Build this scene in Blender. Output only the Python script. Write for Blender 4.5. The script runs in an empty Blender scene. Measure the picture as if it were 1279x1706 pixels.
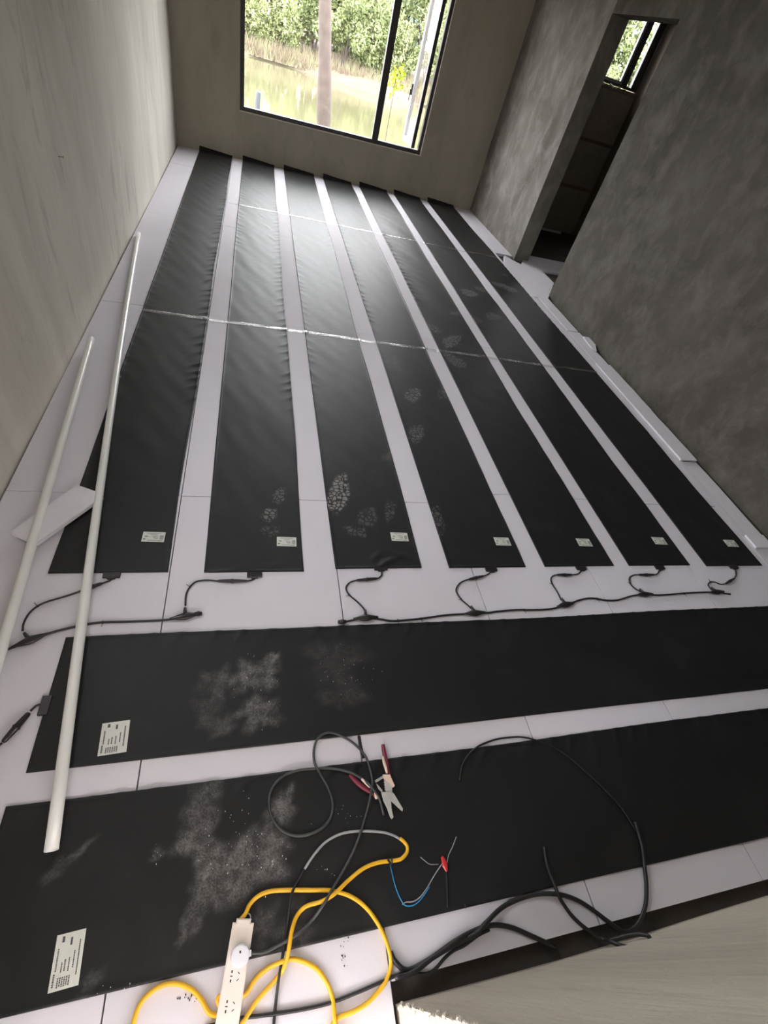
import bpy, bmesh, math, random
import numpy as np
from mathutils import Vector, Matrix
random.seed(7)
sc = bpy.context.scene
PI = math.pi

# ------------------------------------------------------------------ camera
FPX = 778.11; CAMZ = 1.65; IW, IH = 1279.0, 1706.0
RC = Matrix(((0.95890763, -0.02416127, -0.2826878),
             (-0.17336607, 0.7388184, -0.65122314),
             (0.22458932, 0.67347131, 0.70426985)))
cd = bpy.data.cameras.new('camera'); cam = bpy.data.objects.new('camera', cd)
sc.collection.objects.link(cam)
M4 = RC.to_4x4(); M4.translation = (0, 0, CAMZ); cam.matrix_world = M4
cd.sensor_fit = 'VERTICAL'; cd.sensor_height = 36.0; cd.lens = FPX * 36.0 / IH
cd.clip_start = 0.02; cd.clip_end = 300
sc.camera = cam

def ray(px, py): return RC @ Vector((px - 639.5, -(py - 853.0), -FPX))
def fp(px, py, z=0.0):                     # photo pixel -> point on the level z
    d = ray(px, py); t = (z - CAMZ) / d.z
    return Vector((d.x * t, d.y * t, z))
def atY(px, py, Y):
    d = ray(px, py); t = Y / d.y
    return Vector((d.x * t, Y, CAMZ + d.z * t))

# ------------------------------------------------------------------ world and light
w = bpy.data.worlds.new('sky'); sc.world = w; w.use_nodes = True
nt = w.node_tree; nt.nodes.clear()
out = nt.nodes.new('ShaderNodeOutputWorld'); bg = nt.nodes.new('ShaderNodeBackground')
bg.inputs['Color'].default_value = (0.97, 0.965, 1.0, 1); bg.inputs['Strength'].default_value = 10.5
nt.links.new(bg.outputs[0], out.inputs[0])
def portal(name, loc, rot, sx, sy):
    l = bpy.data.lights.new(name, 'AREA'); l.shape = 'RECTANGLE'; l.size = sx; l.size_y = sy
    l.cycles.is_portal = True
    o = bpy.data.objects.new(name, l); sc.collection.objects.link(o); o.location = loc; o.rotation_euler = rot
sl = bpy.data.lights.new('hazy_sun', 'SUN'); sl.energy = 3.6; sl.angle = math.radians(75); sl.color = (1.0, 0.98, 0.93)
so = bpy.data.objects.new('hazy_sun', sl); sc.collection.objects.link(so)
so.rotation_euler = Vector((-0.10, -0.93, -0.30)).to_track_quat('-Z', 'Y').to_euler()
portal('daylight_window', (1.0, 8.25, 1.45), (-PI/2, 0, 0), 2.5, 1.95)
portal('daylight_doorway', (-0.06, -0.50, 1.0), (PI/2, 0, 0), 0.95, 2.1)
portal('daylight_fill_window', (-1.19, 1.70, 1.82), (0, -PI/2, 0), 1.05, 1.2)  # portal for the added, unseen window in the left wall
portal('daylight_small_window', (4.75, 8.25, 2.15), (-PI/2, 0, 0), 0.65, 0.75)
sc.view_settings.view_transform = 'Standard'
try: sc.view_settings.look = 'None'
except Exception: pass
sc.view_settings.exposure = 0.88; sc.view_settings.gamma = 1.0
sc.view_settings.use_curve_mapping = False
try:
    sc.cycles.max_bounces = 10; sc.cycles.diffuse_bounces = 6; sc.cycles.transparent_max_bounces = 16
    sc.cycles.sample_clamp_indirect = 6.0; sc.cycles.caustics_reflective = False; sc.cycles.caustics_refractive = False
except Exception: pass

# ------------------------------------------------------------------ node helpers
def newmat(name):
    m = bpy.data.materials.new(name); m.use_nodes = True
    nt = m.node_tree; b = nt.nodes['Principled BSDF']
    return m, nt, b
def N(nt, t, **kw):
    n = nt.nodes.new(t)
    for k, v in kw.items():
        if k in n.inputs.keys(): n.inputs[k].default_value = v
        else: setattr(n, k, v)
    return n
def ramp(nt, fac, stops, interp='LINEAR'):
    r = nt.nodes.new('ShaderNodeValToRGB'); r.color_ramp.interpolation = interp
    cr = r.color_ramp
    while len(cr.elements) < len(stops): cr.elements.new(0.5)
    for e, (p, c) in zip(cr.elements, stops):
        e.position = p; e.color = (c, c, c, 1) if isinstance(c, (int, float)) else (*c, 1)
    nt.links.new(fac, r.inputs[0]); return r.outputs[0]
def mixc(nt, fac, a, b, mode='MIX'):
    m = nt.nodes.new('ShaderNodeMix'); m.data_type = 'RGBA'; m.blend_type = mode
    for sock, v in ((m.inputs['Factor'], fac), (m.inputs['A'], a), (m.inputs['B'], b)):
        pass
    ins = [i for i in m.inputs if i.enabled]
    f = [i for i in m.inputs if i.name == 'Factor' and i.type == 'VALUE'][0]
    A = [i for i in m.inputs if i.name == 'A' and i.type == 'RGBA'][0]
    B = [i for i in m.inputs if i.name == 'B' and i.type == 'RGBA'][0]
    for s, v in ((f, fac), (A, a), (B, b)):
        if hasattr(v, 'is_linked'): nt.links.new(v, s)
        elif isinstance(v, (int, float)): s.default_value = v
        else: s.default_value = (*v, 1)
    return [o for o in m.outputs if o.type == 'RGBA'][0]
def mth(nt, op, a, b=None, clamp=False):
    m = nt.nodes.new('ShaderNodeMath'); m.operation = op; m.use_clamp = clamp
    for i, v in enumerate((a, b)):
        if v is None: continue
        if hasattr(v, 'is_linked'): nt.links.new(v, m.inputs[i])
        else: m.inputs[i].default_value = v
    return m.outputs[0]
def coords(nt, scale=(1, 1, 1)):
    t = nt.nodes.new('ShaderNodeTexCoord'); mp = nt.nodes.new('ShaderNodeMapping')
    mp.inputs['Scale'].default_value = scale
    nt.links.new(t.outputs['Object'], mp.inputs[0]); return mp.outputs[0]
def noise(nt, vec, scale, detail=4, rough=0.55, dist=0.0):
    n = N(nt, 'ShaderNodeTexNoise', Scale=scale, Detail=detail, Roughness=rough, Distortion=dist)
    nt.links.new(vec, n.inputs['Vector']); return n.outputs['Fac']
def bump(nt, b, h, strength, dist=0.01):
    n = N(nt, 'ShaderNodeBump', Strength=strength, Distance=dist)
    nt.links.new(h, n.inputs['Height']); nt.links.new(n.outputs[0], b.inputs['Normal'])
def simple(name, col, rough=0.5, metal=0.0, spec=0.5, nscale=0, namt=0.15, bmp=0):
    m, nt, b = newmat(name)
    b.inputs['Roughness'].default_value = rough; b.inputs['Metallic'].default_value = metal
    b.inputs['Specular IOR Level'].default_value = spec
    if nscale:
        v = coords(nt); f = noise(nt, v, nscale)
        c = mixc(nt, f, tuple(x * (1 - namt) for x in col), tuple(min(1, x * (1 + namt)) for x in col))
        nt.links.new(c, b.inputs['Base Color'])
        if bmp: bump(nt, b, f, bmp)
    else: b.inputs['Base Color'].default_value = (*col, 1)
    return m

def plaster(name, dark, light, patch, streak=(1, 1, 1), seed=0.0, bmp=0.35, stain=(0.12, 0.10, 0.08), stain_amt=0.35):
    m, nt, b = newmat(name)
    v = coords(nt); vs = coords(nt, streak)
    t = nt.nodes.new('ShaderNodeVectorMath'); t.operation = 'ADD'; t.inputs[1].default_value = (seed, seed * 2, seed * 3)
    nt.links.new(vs, t.inputs[0]); vs = t.outputs[0]
    big = noise(nt, vs, 1.3, 6, 0.62, 0.6)
    mid = noise(nt, vs, 5.5, 6, 0.65, 0.3)
    fine = noise(nt, v, 60, 4, 0.7)
    c = mixc(nt, ramp(nt, big, [(0.34, 0.0), (0.66, 1.0)]), dark, light)
    c = mixc(nt, ramp(nt, mid, [(0.45, 0.0), (0.72, 0.55)]), c, patch)
    st = mth(nt, 'MULTIPLY', ramp(nt, noise(nt, vs, 2.6, 5, 0.6, 1.2), [(0.58, 0.0), (0.72, 1.0)]), stain_amt)
    c = mixc(nt, st, c, stain)
    c = mixc(nt, mth(nt, 'MULTIPLY', fine, 0.35), c, tuple(x * 0.7 for x in light))
    nt.links.new(c, b.inputs['Base Color']); b.inputs['Roughness'].default_value = 0.9
    b.inputs['Specular IOR Level'].default_value = 0.25
    h = mth(nt, 'ADD', mth(nt, 'MULTIPLY', mid, 1.4), mth(nt, 'MULTIPLY', fine, 0.35))
    bump(nt, b, h, bmp, 0.012)
    return m
M = {}
M['wall_left'] = plaster('plaster_left', (0.58, 0.545, 0.475), (0.76, 0.725, 0.64), (0.68, 0.645, 0.575), (1, 1.8, 0.45), 1.3, stain=(0.22, 0.20, 0.17), stain_amt=0.45)
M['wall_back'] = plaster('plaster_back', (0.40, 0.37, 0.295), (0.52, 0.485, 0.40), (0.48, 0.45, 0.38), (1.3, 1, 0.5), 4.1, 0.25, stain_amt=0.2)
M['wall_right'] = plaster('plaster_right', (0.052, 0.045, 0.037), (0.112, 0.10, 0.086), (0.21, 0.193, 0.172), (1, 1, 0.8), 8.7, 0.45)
M['wall_pier_lit'] = plaster('plaster_right_pier_lit', (0.13, 0.118, 0.10), (0.26, 0.245, 0.22), (0.42, 0.40, 0.375), (1, 1, 0.7), 9.9, 0.45)  # paler plaster past the doorway, window light painted into its colour
M['wall_front'] = plaster('plaster_front', (0.52, 0.46, 0.38), (0.68, 0.62, 0.52), (0.62, 0.56, 0.47), (2.6, 1, 0.4), 2.2, 0.4)
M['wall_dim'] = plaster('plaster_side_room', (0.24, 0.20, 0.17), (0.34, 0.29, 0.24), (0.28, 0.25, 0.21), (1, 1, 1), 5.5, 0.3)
M['slab'] = plaster('concrete_slab', (0.045, 0.038, 0.034), (0.085, 0.072, 0.064), (0.06, 0.052, 0.047), (1, 1, 1), 3.3, 0.5)
M['ceiling'] = plaster('pale_bounce_ceiling', (0.70, 0.69, 0.66), (0.80, 0.79, 0.76), (0.75, 0.74, 0.71), (1, 1, 1), 6.3, 0.3, stain_amt=0.05)  # unseen ceiling, whitened to bounce fill light onto the walls

def foam_mat():
    m, nt, b = newmat('extruded_foam')
    v = coords(nt); big = noise(nt, v, 2.2, 3); sp = noise(nt, v, 42, 3, 0.6)
    c = mixc(nt, big, (0.64, 0.615, 0.665), (0.73, 0.705, 0.76))
    dirt = mth(nt, 'MULTIPLY', ramp(nt, noise(nt, v, 11, 6, 0.75, 0.8), [(0.64, 0.0), (0.75, 1.0)]), ramp(nt, sp, [(0.5, 0.0), (0.7, 0.4)]))
    c = mixc(nt, dirt, c, (0.42, 0.36, 0.33))
    nt.links.new(c, b.inputs['Base Color']); b.inputs['Roughness'].default_value = 0.75
    b.inputs['Specular IOR Level'].default_value = 0.2
    vl = coords(nt, (1, 1, 1))
    wv = N(nt, 'ShaderNodeTexWave', Scale=55.0, Distortion=0.4); wv.bands_direction = 'X'
    nt.links.new(vl, wv.inputs['Vector'])
    bump(nt, b, mth(nt, 'ADD', mth(nt, 'MULTIPLY', wv.outputs['Fac'], 0.25), sp), 0.12, 0.002)
    return m
M['foam'] = foam_mat()
M['foam_edge'] = simple('foam_offcut', (0.73, 0.715, 0.76), 0.6, nscale=18, namt=0.06, bmp=0.1)
def mat_sheet():
    m, nt, b = newmat('heating_film')
    v = coords(nt)
    at = N(nt, 'ShaderNodeAttribute', attribute_name='dust'); dust = at.outputs['Fac']
    at2 = N(nt, 'ShaderNodeAttribute', attribute_name='tread'); tread = at2.outputs['Fac']
    grain = noise(nt, v, 210, 5, 0.8); med = noise(nt, v, 34, 5, 0.7, 0.5)
    base = mixc(nt, noise(nt, v, 3.0, 4), (0.0050, 0.0053, 0.0060), (0.0088, 0.0093, 0.0105))
    d1 = ramp(nt, mth(nt, 'ADD', mth(nt, 'MULTIPLY', grain, 0.6), mth(nt, 'MULTIPLY', med, 0.45)), [(0.46, 0.0), (0.66, 1.0)])
    df = mth(nt, 'MULTIPLY', mth(nt, 'ADD', mth(nt, 'MULTIPLY', d1, 0.8), 0.15), dust, True)
    vo = N(nt, 'ShaderNodeTexVoronoi', Scale=42.0, feature='DISTANCE_TO_EDGE'); nt.links.new(v, vo.inputs['Vector'])
    tr = ramp(nt, vo.outputs['Distance'], [(0.05, 0.0), (0.16, 1.0)])
    tf = mth(nt, 'MULTIPLY', mth(nt, 'MULTIPLY', tr, mth(nt, 'ADD', mth(nt, 'MULTIPLY', med, 0.9), 0.1)), tread, True)
    df = mth(nt, 'MULTIPLY', df, ramp(nt, noise(nt, v, 13, 4, 0.6), [(0.35, 0.35), (0.62, 1.0)]))
    f = mth(nt, 'MAXIMUM', mth(nt, 'MULTIPLY', df, 0.8), mth(nt, 'MULTIPLY', tf, 0.75))
    haze = ramp(nt, noise(nt, v, 4.5, 4, 0.6, 0.8), [(0.55, 0.0), (0.75, 0.02)])
    f = mth(nt, 'ADD', f, haze, True)
    c = mixc(nt, f, base, (0.34, 0.32, 0.31))
    nt.links.new(c, b.inputs['Base Color'])
    r = mth(nt, 'ADD', 0.48, mth(nt, 'MULTIPLY', f, 0.5)); r = mth(nt, 'ADD', r, mth(nt, 'MULTIPLY', med, 0.12))
    nt.links.new(r, b.inputs['Roughness']); b.inputs['Specular IOR Level'].default_value = 0.40
    bump(nt, b, mth(nt, 'ADD', mth(nt, 'MULTIPLY', grain, 0.25), mth(nt, 'MULTIPLY', noise(nt, v, 9, 3), 1.0)), 0.10, 0.006)
    return m
M['sheet'] = mat_sheet()
M['black'] = simple('black_rubber', (0.012, 0.012, 0.013), 0.42, nscale=40, namt=0.3)
M['connector'] = simple('connector_plastic', (0.018, 0.014, 0.016), 0.35, nscale=60, namt=0.3)
M['grey_cable'] = simple('grey_cable_sheath', (0.05, 0.052, 0.055), 0.38, nscale=50, namt=0.3)
M['silver_cable'] = simple('pale_grey_sheath', (0.32, 0.32, 0.34), 0.4, nscale=50, namt=0.15)
M['yellow'] = simple('yellow_sheath', (0.83, 0.46, 0.02), 0.4, nscale=30, namt=0.15)
M['pvc'] = simple('white_pvc', (0.80, 0.80, 0.77), 0.28, nscale=9, namt=0.05)
M['beige'] = simple('beige_plastic', (0.80, 0.72, 0.66), 0.4, nscale=15, namt=0.03)
M['white_plastic'] = simple('white_plastic', (0.78, 0.78, 0.85), 0.3, nscale=15, namt=0.03)
M['dark'] = simple('dark_slot', (0.02, 0.018, 0.018), 0.6)
M['paper'] = simple('sticker_paper', (0.62, 0.63, 0.58), 0.45, nscale=30, namt=0.05)
M['ink'] = simple('sticker_ink', (0.08, 0.08, 0.08), 0.6)
M['red'] = simple('red_tape', (0.55, 0.03, 0.03), 0.4, nscale=40, namt=0.2)
M['blue'] = simple('blue_insulation', (0.03, 0.28, 0.62), 0.35, nscale=40, namt=0.1)
M['wine'] = simple('wine_red_grip', (0.20, 0.02, 0.045), 0.4, nscale=40, namt=0.2)
M['cream'] = simple('cream_grip', (0.80, 0.62, 0.50), 0.45, nscale=40, namt=0.08)
M['steel'] = simple('brushed_steel', (0.60, 0.60, 0.58), 0.35, 0.35, nscale=60, namt=0.2)
M['frame'] = simple('dark_window_frame', (0.055, 0.052, 0.052), 0.4, nscale=20, namt=0.15)
M['frame_light'] = simple('pale_frame_face', (0.40, 0.40, 0.44), 0.4, nscale=20, namt=0.1)
M['caulk'] = simple('pale_caulk', (0.66, 0.60, 0.52), 0.8, nscale=25, namt=0.2)
M['panel'] = simple('aerated_block', (0.34, 0.31, 0.27), 0.9, nscale=14, namt=0.25, bmp=0.2)
M['nail'] = simple('nail_metal', (0.5, 0.48, 0.4), 0.4, 0.7)
def glass():
    m = bpy.data.materials.new('window_glass'); m.use_nodes = True; nt = m.node_tree; nt.nodes.clear()
    o = nt.nodes.new('ShaderNodeOutputMaterial'); mx = nt.nodes.new('ShaderNodeMixShader')
    tr = N(nt, 'ShaderNodeBsdfTransparent'); tr.inputs[0].default_value = (0.94, 0.95, 0.95, 1)
    gl = N(nt, 'ShaderNodeBsdfGlossy', Roughness=0.02); fr = N(nt, 'ShaderNodeFresnel', IOR=1.45)
    f = mth(nt, 'MULTIPLY', fr.outputs[0], 0.28)
    nt.links.new(f, mx.inputs[0]); nt.links.new(tr.outputs[0], mx.inputs[1]); nt.links.new(gl.outputs[0], mx.inputs[2])
    nt.links.new(mx.outputs[0], o.inputs[0]); return m
M['glass'] = glass()
def tape_mat():
    m = bpy.data.materials.new('clear_packing_tape'); m.use_nodes = True; nt = m.node_tree; nt.nodes.clear()
    o = nt.nodes.new('ShaderNodeOutputMaterial'); mx = nt.nodes.new('ShaderNodeMixShader')
    tr = N(nt, 'ShaderNodeBsdfTransparent'); tr.inputs[0].default_value = (0.9, 0.9, 0.9, 1)
    gl = N(nt, 'ShaderNodeBsdfGlossy', Roughness=0.25); gl.inputs['Color'].default_value = (0.9, 0.9, 0.9, 1)
    v = coords(nt, (1, 3, 1)); n = noise(nt, v, 26, 4, 0.6, 0.5)
    bp = N(nt, 'ShaderNodeBump', Strength=0.9, Distance=0.01); nt.links.new(n, bp.inputs['Height']); nt.links.new(bp.outputs[0], gl.inputs['Normal'])
    nt.links.new(ramp(nt, noise(nt, v, 7, 4), [(0.4, 0.12), (0.6, 0.5)]), mx.inputs[0])
    nt.links.new(tr.outputs[0], mx.inputs[1]); nt.links.new(gl.outputs[0], mx.inputs[2])
    nt.links.new(mx.outputs[0], o.inputs[0]); return m
M['tape'] = tape_mat()
def leafmat(name, a, b_):
    m, nt, b = newmat(name); oi = nt.nodes.new('ShaderNodeObjectInfo')
    v = coords(nt); f = noise(nt, v, 1.6, 4)
    c = mixc(nt, ramp(nt, f, [(0.35, 0.0), (0.65, 1.0)]), a, b_)
    nt.links.new(c, b.inputs['Base Color']); b.inputs['Roughness'].default_value = 0.6
    b.inputs['Specular IOR Level'].default_value = 0.2
    return m
M['leaf_a'] = leafmat('leaves_pale_green', (0.13, 0.165, 0.065), (0.225, 0.25, 0.12))
M['leaf_b'] = leafmat('leaves_yellow_green', (0.15, 0.18, 0.07), (0.24, 0.26, 0.125))
M['leaf_c'] = leafmat('leaves_deep_green', (0.08, 0.11, 0.045), (0.14, 0.175, 0.08))
M['leaf_y'] = leafmat('leaves_bright_yellow', (0.16, 0.21, 0.01), (0.26, 0.28, 0.015))
M['reed'] = leafmat('dry_reeds', (0.13, 0.10, 0.07), (0.17, 0.16, 0.09))
M['bark'] = simple('pale_bark', (0.062, 0.046, 0.038), 0.9, nscale=9, namt=0.5, bmp=0.6)
M['bank'] = simple('bank_soil', (0.10, 0.08, 0.055), 0.95, nscale=3, namt=0.4, bmp=0.5)
M['post'] = simple('dark_post', (0.04, 0.045, 0.05), 0.6, nscale=10, namt=0.3)
M['net'] = simple('pale_teal_net', (0.13, 0.19, 0.17), 0.8, nscale=2, namt=0.1)
def water():
    m, nt, b = newmat('pond_water')
    b.inputs['Base Color'].default_value = (0.085, 0.08, 0.045, 1); b.inputs['Roughness'].default_value = 0.08
    v = coords(nt, (1, 0.35, 1)); bump(nt, b, noise(nt, v, 2.2, 3), 0.10, 0.05)
    return m
M['water'] = water()

# ------------------------------------------------------------------ object helpers
col = sc.collection
def link(name, me, mat=None, parent=None, smooth=False):
    if mat is not None:
        for mm in (mat if isinstance(mat, (list, tuple)) else [mat]): me.materials.append(mm)
    if smooth:
        me.polygons.foreach_set('use_smooth', [True] * len(me.polygons))
    o = bpy.data.objects.new(name, me); col.objects.link(o)
    if parent is not None: o.parent = parent
    return o
def from_bm(name, bm, mat, parent=None, smooth=False):
    me = bpy.data.meshes.new(name); bmesh.ops.recalc_face_normals(bm, faces=bm.faces); bm.to_mesh(me); bm.free()
    return link(name, me, mat, parent, smooth)
def tag(o, label=None, cat=None, group=None, kind=None):
    if label: o['label'] = label
    if cat: o['category'] = cat
    if group: o['group'] = group
    if kind: o['kind'] = kind
    return o
def empty(name, loc=(0, 0, 0), rz=0, **kw):
    o = bpy.data.objects.new(name, None); col.objects.link(o); o.location = loc; o.rotation_euler = (0, 0, rz)
    o.empty_display_size = 0.1
    return tag(o, **kw)
def bx(bm, x0, x1, y0, y1, z0, z1, M_=None):
    vs = [bm.verts.new((x, y, z)) for z in (z0, z1) for (x, y) in ((x0, y0), (x1, y0), (x1, y1), (x0, y1))]
    if M_ is not None:
        for v in vs: v.co = M_ @ v.co
    for f in ((3, 2, 1, 0), (4, 5, 6, 7), (0, 1, 5, 4), (1, 2, 6, 5), (2, 3, 7, 6), (3, 0, 4, 7)):
        bm.faces.new([vs[i] for i in f])
    return vs
def box(name, x0, x1, y0, y1, z0, z1, mat, parent=None, bevel=0, M_=None):
    bm = bmesh.new(); bx(bm, x0, x1, y0, y1, z0, z1, M_)
    if bevel: bmesh.ops.bevel(bm, geom=bm.edges[:], offset=bevel, segments=2, affect='EDGES', profile=0.7)
    return from_bm(name, bm, mat, parent)
def prism(bm, pts, z0, z1, jit=0):
    """pts: list of (x,y) or (x,y,zoff)"""
    n = len(pts)
    zo = [p[2] if len(p) > 2 else 0 for p in pts]
    lo = [bm.verts.new((p[0], p[1], z0 + o)) for p, o in zip(pts, zo)]; hi = [bm.verts.new((p[0], p[1], z1 + o)) for p, o in zip(pts, zo)]
    bm.faces.new(lo[::-1]); bm.faces.new(hi)
    for i in range(n):
        j = (i + 1) % n; bm.faces.new((lo[i], lo[j], hi[j], hi[i]))
def smooth_path(P, n=6):
    P = [Vector(p) for p in P]
    if len(P) < 3: return P
    out = []
    Q = [P[0] * 2 - P[1]] + P + [P[-1] * 2 - P[-2]]
    for i in range(1, len(Q) - 2):
        p0, p1, p2, p3 = Q[i - 1], Q[i], Q[i + 1], Q[i + 2]
        for k in range(n):
            t = k / n
            out.append(0.5 * ((2 * p1) + (p2 - p0) * t + (2 * p0 - 5 * p1 + 4 * p2 - p3) * t * t + (3 * p1 - p0 - 3 * p2 + p3) * t ** 3))
    out.append(P[-1]); return out
def sweep(bm, P, radii, seg=10, flat=1.0, cap=True):
    """tube along P; radii number or list; flat squashes it vertically"""
    n = len(P)
    if isinstance(radii, (int, float)): radii = [radii] * n
    rings = []; up = Vector((0, 0, 1))
    for i, p in enumerate(P):
        t = (P[min(i + 1, n - 1)] - P[max(i - 1, 0)]);
        if t.length < 1e-9: t = Vector((1, 0, 0))
        t.normalize()
        u = up if abs(t.z) < 0.95 else Vector((1, 0, 0))
        s = t.cross(u).normalized(); nn = s.cross(t).normalized()
        rings.append([bm.verts.new(p + (s * math.cos(a) + nn * math.sin(a) * flat) * radii[i]) for a in [2 * PI * k / seg for k in range(seg)]])
    for a, b in zip(rings, rings[1:]):
        for k in range(seg):
            bm.faces.new((a[k], a[(k + 1) % seg], b[(k + 1) % seg], b[k]))
    if cap: bm.faces.new(rings[0][::-1]); bm.faces.new(rings[-1])
def tube(name, P, r, mat, parent=None, seg=10, n=6, flat=1.0, smooth=True):
    bm = bmesh.new(); pts = smooth_path(P, n)
    if isinstance(r, (list, tuple)):
        rr = []; m = len(P) - 1
        for i in range(len(pts)):
            t = i / (len(pts) - 1) * m; k = min(int(t), m - 1); rr.append(r[k] * (1 - (t - k)) + r[k + 1] * (t - k))
        r = rr
    sweep(bm, pts, r, seg, flat)
    return from_bm(name, bm, mat, parent, smooth)

# ------------------------------------------------------------------ structure
XL, XR, XR2, YB = -0.965, 3.226, 3.43, 7.93
HC = 2.9
BROT = math.atan(0.10 / 4.2)
fl = box('floor', XL - 0.2, XR2 + 1.9, -3.5, 8.3, -0.20, -0.03, M['slab']); tag(fl, kind='structure')
ce = box('ceiling', XL - 0.2, XR2 + 1.9, -0.5, 8.3, HC, HC + 0.15, M['ceiling']); tag(ce, kind='structure')
def uneven_wall(name, p0, p1, z0, z1, thick, holes, mat, amp=0.006, side=1):
    """wall from p0 to p1, face on that line, body to the left of the direction; holes: (s0,s1,z0,z1)"""
    d = Vector((p1[0] - p0[0], p1[1] - p0[1])); L = d.length; d.normalize(); nrm = Vector((-d.y, d.x)) * side
    ss = sorted({0, L} | {h[0] for h in holes} | {h[1] for h in holes}); zs = sorted({z0, z1} | {h[2] for h in holes} | {h[3] for h in holes})
    def sub(a, st):
        o = []
        for x0, x1 in zip(a, a[1:]):
            k = max(1, int((x1 - x0) / st)); o += [x0 + (x1 - x0) * i / k for i in range(k)]
        return o + [a[-1]]
    S, Z = sub(ss, 0.16), sub(zs, 0.16)
    bm = bmesh.new(); rnd = random.Random(name)
    ph = [rnd.uniform(0, 6) for _ in range(6)]
    def h(s, z):
        return amp * (math.sin(2.1 * s + ph[0]) * math.sin(1.7 * z + ph[1]) + 0.6 * math.sin(5.3 * s + ph[2]) * math.sin(4.1 * z + ph[3]))
    F = {}; B = {}
    for i, s in enumerate(S):
        for j, z in enumerate(Z):
            o = h(s, z); F[i, j] = bm.verts.new((p0[0] + d.x * s + nrm.x * o, p0[1] + d.y * s + nrm.y * o, z))
            B[i, j] = bm.verts.new((p0[0] + d.x * s + nrm.x * thick, p0[1] + d.y * s + nrm.y * thick, z))
    def inside(i, j):
        if i < 0 or j < 0 or i >= len(S) - 1 or j >= len(Z) - 1: return False
        cs, cz = (S[i] + S[i + 1]) / 2, (Z[j] + Z[j + 1]) / 2
        return not any(a < cs < b and c < cz < e for a, b, c, e in holes)
    for i in range(len(S) - 1):
        for j in range(len(Z) - 1):
            if not inside(i, j): continue
            bm.faces.new((F[i, j], F[i + 1, j], F[i + 1, j + 1], F[i, j + 1]))
            bm.faces.new((B[i, j], B[i, j + 1], B[i + 1, j + 1], B[i + 1, j]))
            for (di, dj, a, b) in ((-1, 0, (i, j), (i, j + 1)), (1, 0, (i + 1, j), (i + 1, j + 1)), (0, -1, (i, j), (i + 1, j)), (0, 1, (i, j + 1), (i + 1, j + 1))):
                if not inside(i + di, j + dj): bm.faces.new((F[a], F[b], B[b], B[a]))
    bmesh.ops.delete(bm, geom=[v for v in bm.verts if not v.link_faces], context='VERTS')
    o = from_bm(name, bm, mat); tag(o, kind='structure'); return o
wl = uneven_wall('wall_left', (XL, -0.36), (XL, 8.15), -0.03, HC, 0.2, [(1.46, 2.66, 1.3, 2.35)], M['wall_left'])
# back wall carries the big window
cb, sb = math.cos(BROT), math.sin(BROT)
def bw(x, y, z): return Vector((XL + x * cb - y * sb, 7.88 + x * sb + y * cb, z))
W0, W1, WZ0, WZ1 = 0.765, 3.21, 0.50, 2.42
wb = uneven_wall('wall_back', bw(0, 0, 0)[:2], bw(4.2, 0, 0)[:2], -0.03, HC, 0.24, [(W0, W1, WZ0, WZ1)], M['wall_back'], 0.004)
# right wall with the doorway
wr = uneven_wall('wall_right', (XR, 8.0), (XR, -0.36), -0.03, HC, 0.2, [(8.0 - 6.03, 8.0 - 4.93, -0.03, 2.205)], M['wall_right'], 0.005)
wr.data.materials.append(M['wall_pier_lit'])
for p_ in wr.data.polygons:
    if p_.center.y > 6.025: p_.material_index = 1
# front wall, seen from above at the lower right, and the doorway the photographer leans through
wf = uneven_wall('wall_front', (0.395, -0.155), (XR, -0.155), -0.03, HC, 0.2, [], M['wall_front'], 0.005, side=-1)
pr = box('light_block_roof', -3, 4, -4.2, -0.5, 2.9, 3.05, M['wall_dim']); tag(pr, kind='structure')  # unseen roof added outside the doorway to cut steep skylight
pw = box('light_block_side', -1.8, -1.6, -4.2, -1.8, -0.4, 2.9, M['wall_dim']); tag(pw, kind='structure')  # unseen side wall added to block sky light from the left
yw = box('light_block_yard', -9, 9, -5.4, -5.2, -0.4, 2.8, M['wall_dim']); tag(yw, kind='structure')  # unseen wall added opposite the doorway to dim the light coming in
lint = box('wall_lintel', XL, 0.395, -0.355, -0.16, 2.0, HC, M['wall_front']); tag(lint, kind='structure')
stb = box('wall_front_left', XL, -0.50, -0.355, -0.16, -0.03, 2.0, M['wall_front']); tag(stb, kind='structure')
bm = bmesh.new(); r_ = random.Random(9)
for i in range(70):
    z = r_.uniform(.0, .6); bmesh.ops.create_icosphere(bm, subdivisions=1, radius=r_.uniform(.003, .008), matrix=Matrix.Translation((0.397 + r_.uniform(-.006, .006), -.157 - r_.uniform(-.003, .006), z)) @ Matrix.Diagonal((1, 1, r_.uniform(.6, 2.2), 1)))
o = from_bm('ragged_plaster_edge', bm, M['wall_front'], wf); o['kind'] = 'stuff'
# side room
sr = box('wall_side_room_back', XR2, 5.32, 7.98, 8.2, -0.2, HC, M['wall_dim']); bpy.data.objects.remove(sr)
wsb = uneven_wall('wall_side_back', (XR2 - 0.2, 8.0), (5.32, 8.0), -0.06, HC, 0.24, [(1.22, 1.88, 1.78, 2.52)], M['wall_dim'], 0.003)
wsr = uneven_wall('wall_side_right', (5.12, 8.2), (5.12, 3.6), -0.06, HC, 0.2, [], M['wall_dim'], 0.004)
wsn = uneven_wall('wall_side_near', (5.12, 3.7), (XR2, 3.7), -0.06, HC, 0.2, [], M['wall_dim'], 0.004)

# aerated blocks of the side room's back wall
rows = [-0.03, 0.60, 1.17, 1.75]
for r in range(3):
    for x0, x1 in ((3.45, 4.28), (4.31, 5.10)):
        b = box('block', x0 + 0.0, x1, 7.965, 7.995, rows[r] + 0.02, rows[r + 1] - 0.02, M['panel'], wsb, 0.004)

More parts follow.
